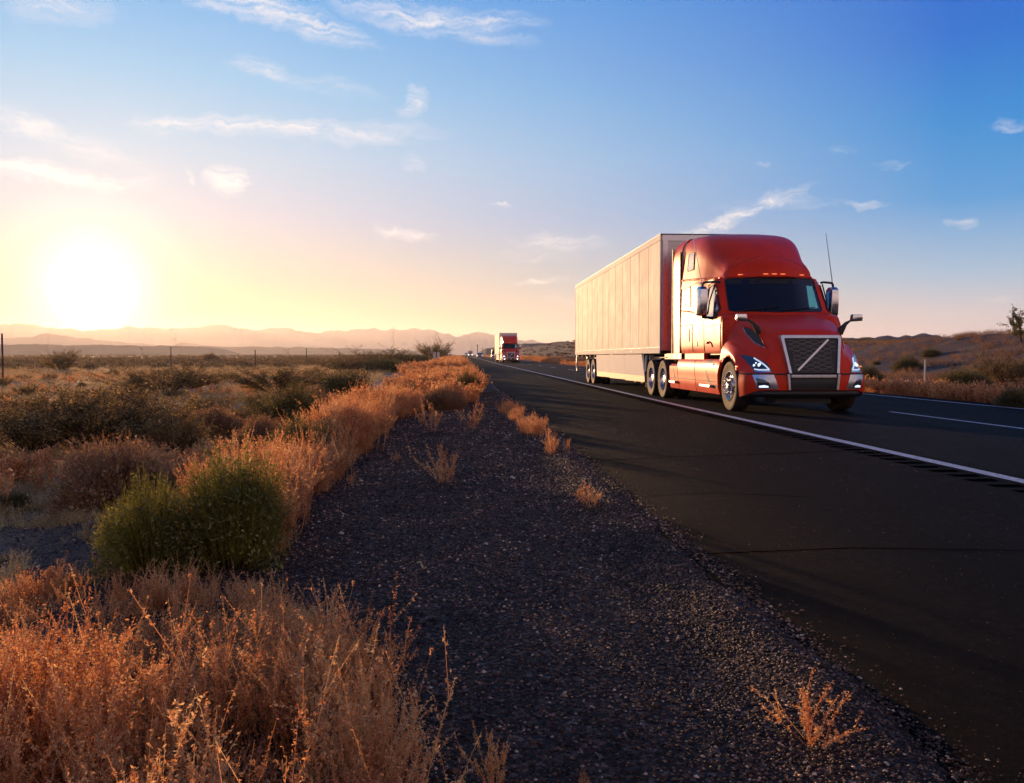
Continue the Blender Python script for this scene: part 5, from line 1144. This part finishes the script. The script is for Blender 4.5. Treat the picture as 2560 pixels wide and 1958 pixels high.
# each of them gets a label by its size, distance and order from the left
def order_labels(grp, where):
    items = []
    for o in COL.objects:
        if o.get('group') != grp: continue
        x, y = o.location.x, o.location.y; yc = x * math.sin(YAW) + y * math.cos(YAW); u = (x * math.cos(YAW) - y * math.sin(YAW)) / yc; items.append((math.hypot(x, y), u, o))
    items.sort(key=lambda t: t[0]); rows_ = 'nearest second third fourth fifth sixth seventh eighth ninth tenth eleventh twelfth thirteenth fourteenth fifteenth sixteenth seventeenth eighteenth nineteenth twentieth'.split(); words = ['first', 'second', 'third', 'fourth', 'fifth', 'sixth', 'seventh', 'eighth', 'ninth', 'tenth']
    for a in range(0, len(items), 8):
        blk = items[a:a + 8]; dist = rows_[a // 8]
        for r_, (_, _, o) in enumerate(sorted(blk, key=lambda t: t[1])):
            kd = {'creosote_bush': 'open dark creosote', 'olive_desert_bush': 'round olive', 'round_desert_bush': 'round brown'}[o.name.split('.')[0]]
            o['label'] = f'{kd} shrub {where}, {words[r_]} from left in the {dist} row out'
order_labels('shrubs scattered over the left plain', 'on the left plain'); order_labels('shrubs on the right bank', 'on the right bank')
# the rest, far off, reads as one mass
farp = []
for i in range(5):
    gg_ = np.random.default_rng(400 + i); n = 170; u_ = gg_.normal(size=(n, 3)); u_ /= np.linalg.norm(u_, axis=1)[:, None]; u_[:, 2] = np.abs(u_[:, 2]); C = u_ * np.array([.95, .95, .8]) * (gg_.random(n) ** .35)[:, None] * (1 + .25 * gg_.normal(size=n))[:, None]
    farp.append(leaves(C, .20, gg_, 1.4))
farp2 = []
for i in range(4):
    gg_ = np.random.default_rng(420 + i); n = 420; u_ = gg_.normal(size=(n, 3)); u_ /= np.linalg.norm(u_, axis=1)[:, None]; u_[:, 2] = np.abs(u_[:, 2]); C = u_ * np.array([.95, .95, .55]) * (gg_.random(n) ** .35)[:, None] * (1 + .2 * gg_.normal(size=n))[:, None]
    farp2.append(leaves(C, .11, gg_, 1.4))
x, y = scatter(6500, -40, 1, 110, 1300, .75, 8, lambda x, y: (x < -6) & inview(x, y) & (fbm(x, y, 40, 3, 95) > -.35))
f1 = place(farp, gpos(x, y, .1), g.uniform(.5, 1.1, len(x)), g.uniform(0, 6.28, len(x)), g)
x, y = scatter(3000, -1, 40, 60, 700, .8, 9, lambda x, y: (x > 18) & inview(x, y) & (fbm(x, y, 25, 3, 96) > -.4) & ((y > 170) | (x > 60)))
f2 = place(farp2, gpos(x, y, .1), g.uniform(.5, 1.2, len(x)), g.uniform(0, 6.28, len(x)), g)
tag(rawmesh('distant_scrub', *join(f1, f2), leafmat('distant_scrub', [(.2, (.09, .06, .03)), (.5, (.20, .13, .055)), (.85, (.36, .22, .09))], .4, .05)), 'distant desert scrub covering the plain and the far banks', None, None, 'stuff')
# ------------------------------------------------------------------ fence posts, markers, poles
pmesh = MB().prism([(-.022, -.022), (.022, -.022), (.022, .022), (-.022, .022)], 'z', -.4, 1).build('fence_post', mat('post_wood', (.06, .04, .035), .9, var=.3, vscale=10))
pmesh.parent = None
fpd = pmesh.data; bpy.data.objects.remove(pmesh)
for i, (u, vt, y) in enumerate([(4.8, 834, 49), (427, 866, 78), (638, 875, 110), (766, 871, 147), (848, 878, 187), (909.5, 880, 236), (1012, 874, 330)]):
    d = ray(u, vt); x = d[0] / d[1] * y; zt = CH + d[2] / d[1] * y; zb = float(land(x, y))
    o = bpy.data.objects.new('fence_post', fpd); COL.objects.link(o); o.location = (x, y, zb); k = 1.6 if y < 100 else 2.6; o.scale = (k, k, zt - zb)
    tag(o, ['tall thin fence post at the far left edge of the photo', 'thin fence post left of the small dark round bush', 'thin fence post right of the small dark round bush', 'tall fence post in line before the mountains, between two shorter ones', 'short fence post on the plain left of the dense dark creosote', 'small distant fence post left of the open bare twigged bush', 'farthest fence post, close to the road end of the row'][i], 'fence post', 'fence posts across the left plain')
# marker sign beside the road
mk = empty('marker_sign', (*at_px(937, 775)[:2], 0)); P = at_px(937, 775); mk.location = (P[0] + .3, 62, float(land(P[0] + .3, 62)))
d = ray(1091.6, 880); mk.location = (d[0] / d[1] * 62, 62, float(land(d[0] / d[1] * 62, 62)))
for dx in (-.16, .12):
    MB().box(dx - .02, dx + .02, -.02, .02, -.2, 1.25).build('post', M['alu'], mk)
    MB().box(dx - .10, dx + .10, -.035, -.021, 1.0, 1.42).build('sign_plate', M['white'], mk, bevel=.004)
tag(mk, 'pair of small pale marker plates on thin posts beside the verge', 'marker sign')
def pole(u, vb, vt, y, label):
    d = ray(u, vt); x = d[0] / d[1] * y; zt = CH + d[2] / d[1] * y; zb = float(land(x, y))
    t_ = empty('utility_pole', (x, y, zb)); MB().cyl((0, 0, -.3), (0, 0, zt - zb), .22, .15, 8).build('pole', M['wood'], t_, 40); MB().box(-.9, .9, -.08, .08, zt - zb - .8, zt - zb - .6).build('crossarm', M['wood'], t_); tag(t_, label, 'pole')
pole(1193.5, 880, 861, 520, 'tall thin pole standing beyond the far end of the road')
pole(1206.5, 880, 870, 560, 'shorter pole right of the tall thin pole beyond the road')
mp_ = MB().box(-.03, .03, -.02, .02, -.2, 1.0).build('reflector_post', M['white']); P = at_px(2312 / D_, 955 / D_)
mp_.location = (P[0], P[1], float(land(P[0], P[1]))); tag(mp_, 'short pale reflector post behind the orange weeds beyond the road', 'marker post')
# litter
for i, (u, v, L0, an, lb, ct, m) in enumerate([(1100, 1028, .07, 2.2, 'small white scrap lying on the gravel right of the lone feathery weed', 'scrap', M['white']), (1075, 1082, .5, .3, 'long thin dark twig on the gravel below the lone feathery weed', 'twig', M['wood']), (880, 1085, .35, -.1, 'short dark twig on the gravel near the golden weeds', 'twig', M['wood']), (905, 1218, .16, 1.9, 'pale curled dry leaf on the gravel', 'leaf', M['straw'])]):
    P = at_px(u, v); mb = MB(); c, s = math.cos(an), math.sin(an); pts = [(q * L0 * c, q * L0 * s + .02 * math.sin(q * 9), .014 + .006 * math.sin(q * 7)) for q in np.linspace(-.5, .5, 7)]
    mb.tube(pts, .006, 6); o = mb.build(ct if ct != 'scrap' else 'litter_scrap', m); o.location = (P[0], P[1], float(land(P[0], P[1]))); tag(o, lb, ct)

# ------------------------------------------------------------------ far vehicles
def copy_tree(o, parent=None):
    c = o.copy(); COL.objects.link(c); c.parent = parent
    for ch in o.children: copy_tree(ch, c)
    return c
def walk(o):
    yield o
    for c in o.children: yield from walk(c)
T2 = copy_tree(TR); T2.location = (7.15, 116.5, float(rz(117))); T2['label'] = 'smaller distant red semi truck with bright headlights, following behind the big one'
L2 = copy_tree(TL); L2.location = (7.15, 129.5, float(rz(128))); L2['label'] = 'distant cream lit box trailer pulled by the smaller red semi truck'
T2.rotation_euler = (0, 0, 0)
far_lamp = mat('headlamp_on', (1, 1, 1), .2, emit=(1, .93, .85), es=7)
for o in walk(T2):
    if o.type == 'MESH' and o.name.startswith('lamp'):
        for sl in o.material_slots: sl.link = 'OBJECT'; sl.material = far_lamp
pl = MB().box(-.16, .16, -1.235, -1.225, .50, .60).build('number_plate', M['white'], T2)
def car(name, x, y, kind, paint, label, cat):
    t_ = empty(name, (x, y, float(rz(y)) + .01)); 
    if kind == 'suv':
        L_, Wd, H = 4.7, .96, 1.75
        prof = [(0, .35), (-.02, .62), (.10, .86), (.95, 1.02), (1.25, 1.10), (1.95, 1.66), (2.3, 1.74), (3.9, 1.72), (4.35, 1.62), (4.62, 1.05), (4.7, .7), (4.68, .35)]
    elif kind == 'van':
        L_, Wd, H = 5.6, 1.0, 2.4
        prof = [(0, .4), (-.02, .7), (.08, 1.0), (.75, 1.25), (1.4, 2.05), (1.8, 2.35), (5.4, 2.4), (5.58, 2.2), (5.6, .4)]
    else:
        L_, Wd, H = 7.5, 1.15, 2.9
        prof = [(0, .4), (-.02, .8), (.12, 1.15), (.5, 1.35), (.85, 2.0), (1.1, 2.15), (1.75, 2.2), (1.75, .4)]
    G = []
    for q, ins in ((-1, 0), (-.93, -.0), (0, 0), (.93, 0), (1, 0)):
        row = []
        for (yy, z) in prof:
            k = max(0, (z - 1.05)) * .16; row.append((q * (Wd - k), yy + (0.10 * q * q if yy < 1 else 0), z))
        G.append(row)
    mb = MB().grid(np.array(G)); n = len(prof)
    mb.f += [tuple(range(n)), tuple(range(4 * n, 5 * n))[::-1]]
    b = mb.build('body', paint, t_, 35)
    tr = tree_of(mb)
    zz = {'suv': (1.14, 1.60), 'van': (1.32, 2.0), 'box': (1.38, 1.98)}[kind]
    drape([(-.8 * Wd, zz[0]), (.8 * Wd, zz[0]), (.72 * Wd, zz[1]), (-.72 * Wd, zz[1])], 'y', tr, 'windshield', M['glass'], t_, .02, .02, cuts=2)
    ya, yb = {'suv': (1.5, 4.2), 'van': (1.3, 2.4), 'box': (.9, 1.6)}[kind]
    for s in (-1, 1):
        drape([(ya, zz[0] + .02), (yb, zz[0] + .02), (yb, zz[1] - .02), (ya + .5, zz[1] - .02)], 'x', tr, 'side_window', M['glass'], t_, .015, .01, cuts=2, side=s)
        hz = {'suv': .78, 'van': .85, 'box': .85}[kind]
        drape([(s * (Wd - .1), hz - .08), (s * (Wd - .42), hz - .08), (s * (Wd - .40), hz + .07), (s * (Wd - .1), hz + .09)], 'y', tr, 'headlight', far_lamp if kind == 'box' else M['lamp'], t_, .02, .02, cuts=2)
        MB().box(s * (Wd + .10) - .10, s * (Wd + .10) + .10, 1.35, 1.45, zz[0], zz[0] + .18).build('mirror', paint, t_, bevel=.02)
        for yy in (.95, L_ - 1.05):
            m = MB().lathe([(.001, s * .0), (.2, s * .0), (.22, s * .01), (.33, s * .01), (.36, s * -.03), (.36, s * -.2), (.001, s * -.2)], (s * (Wd - .0), yy, .36), n=20); m.build('wheel', M['tyre'], t_, 40)
    MB().box(-.55, .55, -.05, -.01 if kind != 'x' else 0, .55, .85 if kind != 'suv' else .9).build('grille', M['black'], t_, bevel=.01)
    MB().box(-Wd + .1, Wd - .1, -.06, .1, .32, .5).build('bumper', M['black'], t_, bevel=.02)
    if kind == 'box':
        MB().box(-1.22, 1.22, 1.85, L_, .75, 3.0).build('cargo_box', M['white'], t_, bevel=.03)
        MB().box(-1.15, 1.15, .6, 1.85, 2.2, 2.9).build('roof_deflector', M['white'], t_, bevel=.12)
    tag(t_, label, cat); return t_
cw = mat('white_car_paint', (.7, .7, .7), .3, coat=.6, var=.05); cd = mat('dark_car_paint', (.03, .03, .035), .3, coat=.6, var=.1); cs = mat('silver_car_paint', (.45, .45, .47), .3, .3, .6, var=.08)
car('suv', 6.45, 262, 'suv', cs, 'small silver sport utility car with black windshield in the near lane', 'car')
car('box_truck', 5.7, 430, 'box', cw, 'distant white box truck just left of the silver car', 'truck')
car('van', 5.2, 620, 'van', cw, 'farthest white van, left of the white box truck', 'van')
car('van', 9.75, 226, 'van', cd, 'dark van in the passing lane half hidden behind the smaller semi', 'van')

# ------------------------------------------------------------------ the air
hb = MB().box(-8800, 8800, -120, 8600, -3.2, 262).build('haze', bpy.data.materials.new('haze'))
hm_ = hb.data.materials[0]; hm_.use_nodes = True; t = hm_.node_tree; t.nodes.clear(); pv = t.nodes.new('ShaderNodeVolumePrincipled'); om = t.nodes.new('ShaderNodeOutputMaterial')
pv.inputs['Color'].default_value = (1, .97, .97, 1); pv.inputs['Density'].default_value = 0.88e-4; pv.inputs['Anisotropy'].default_value = .55
t.links.new(pv.outputs[0], om.inputs['Volume']); tag(hb, 'thin dusty evening haze over the desert', None, None, 'stuff')
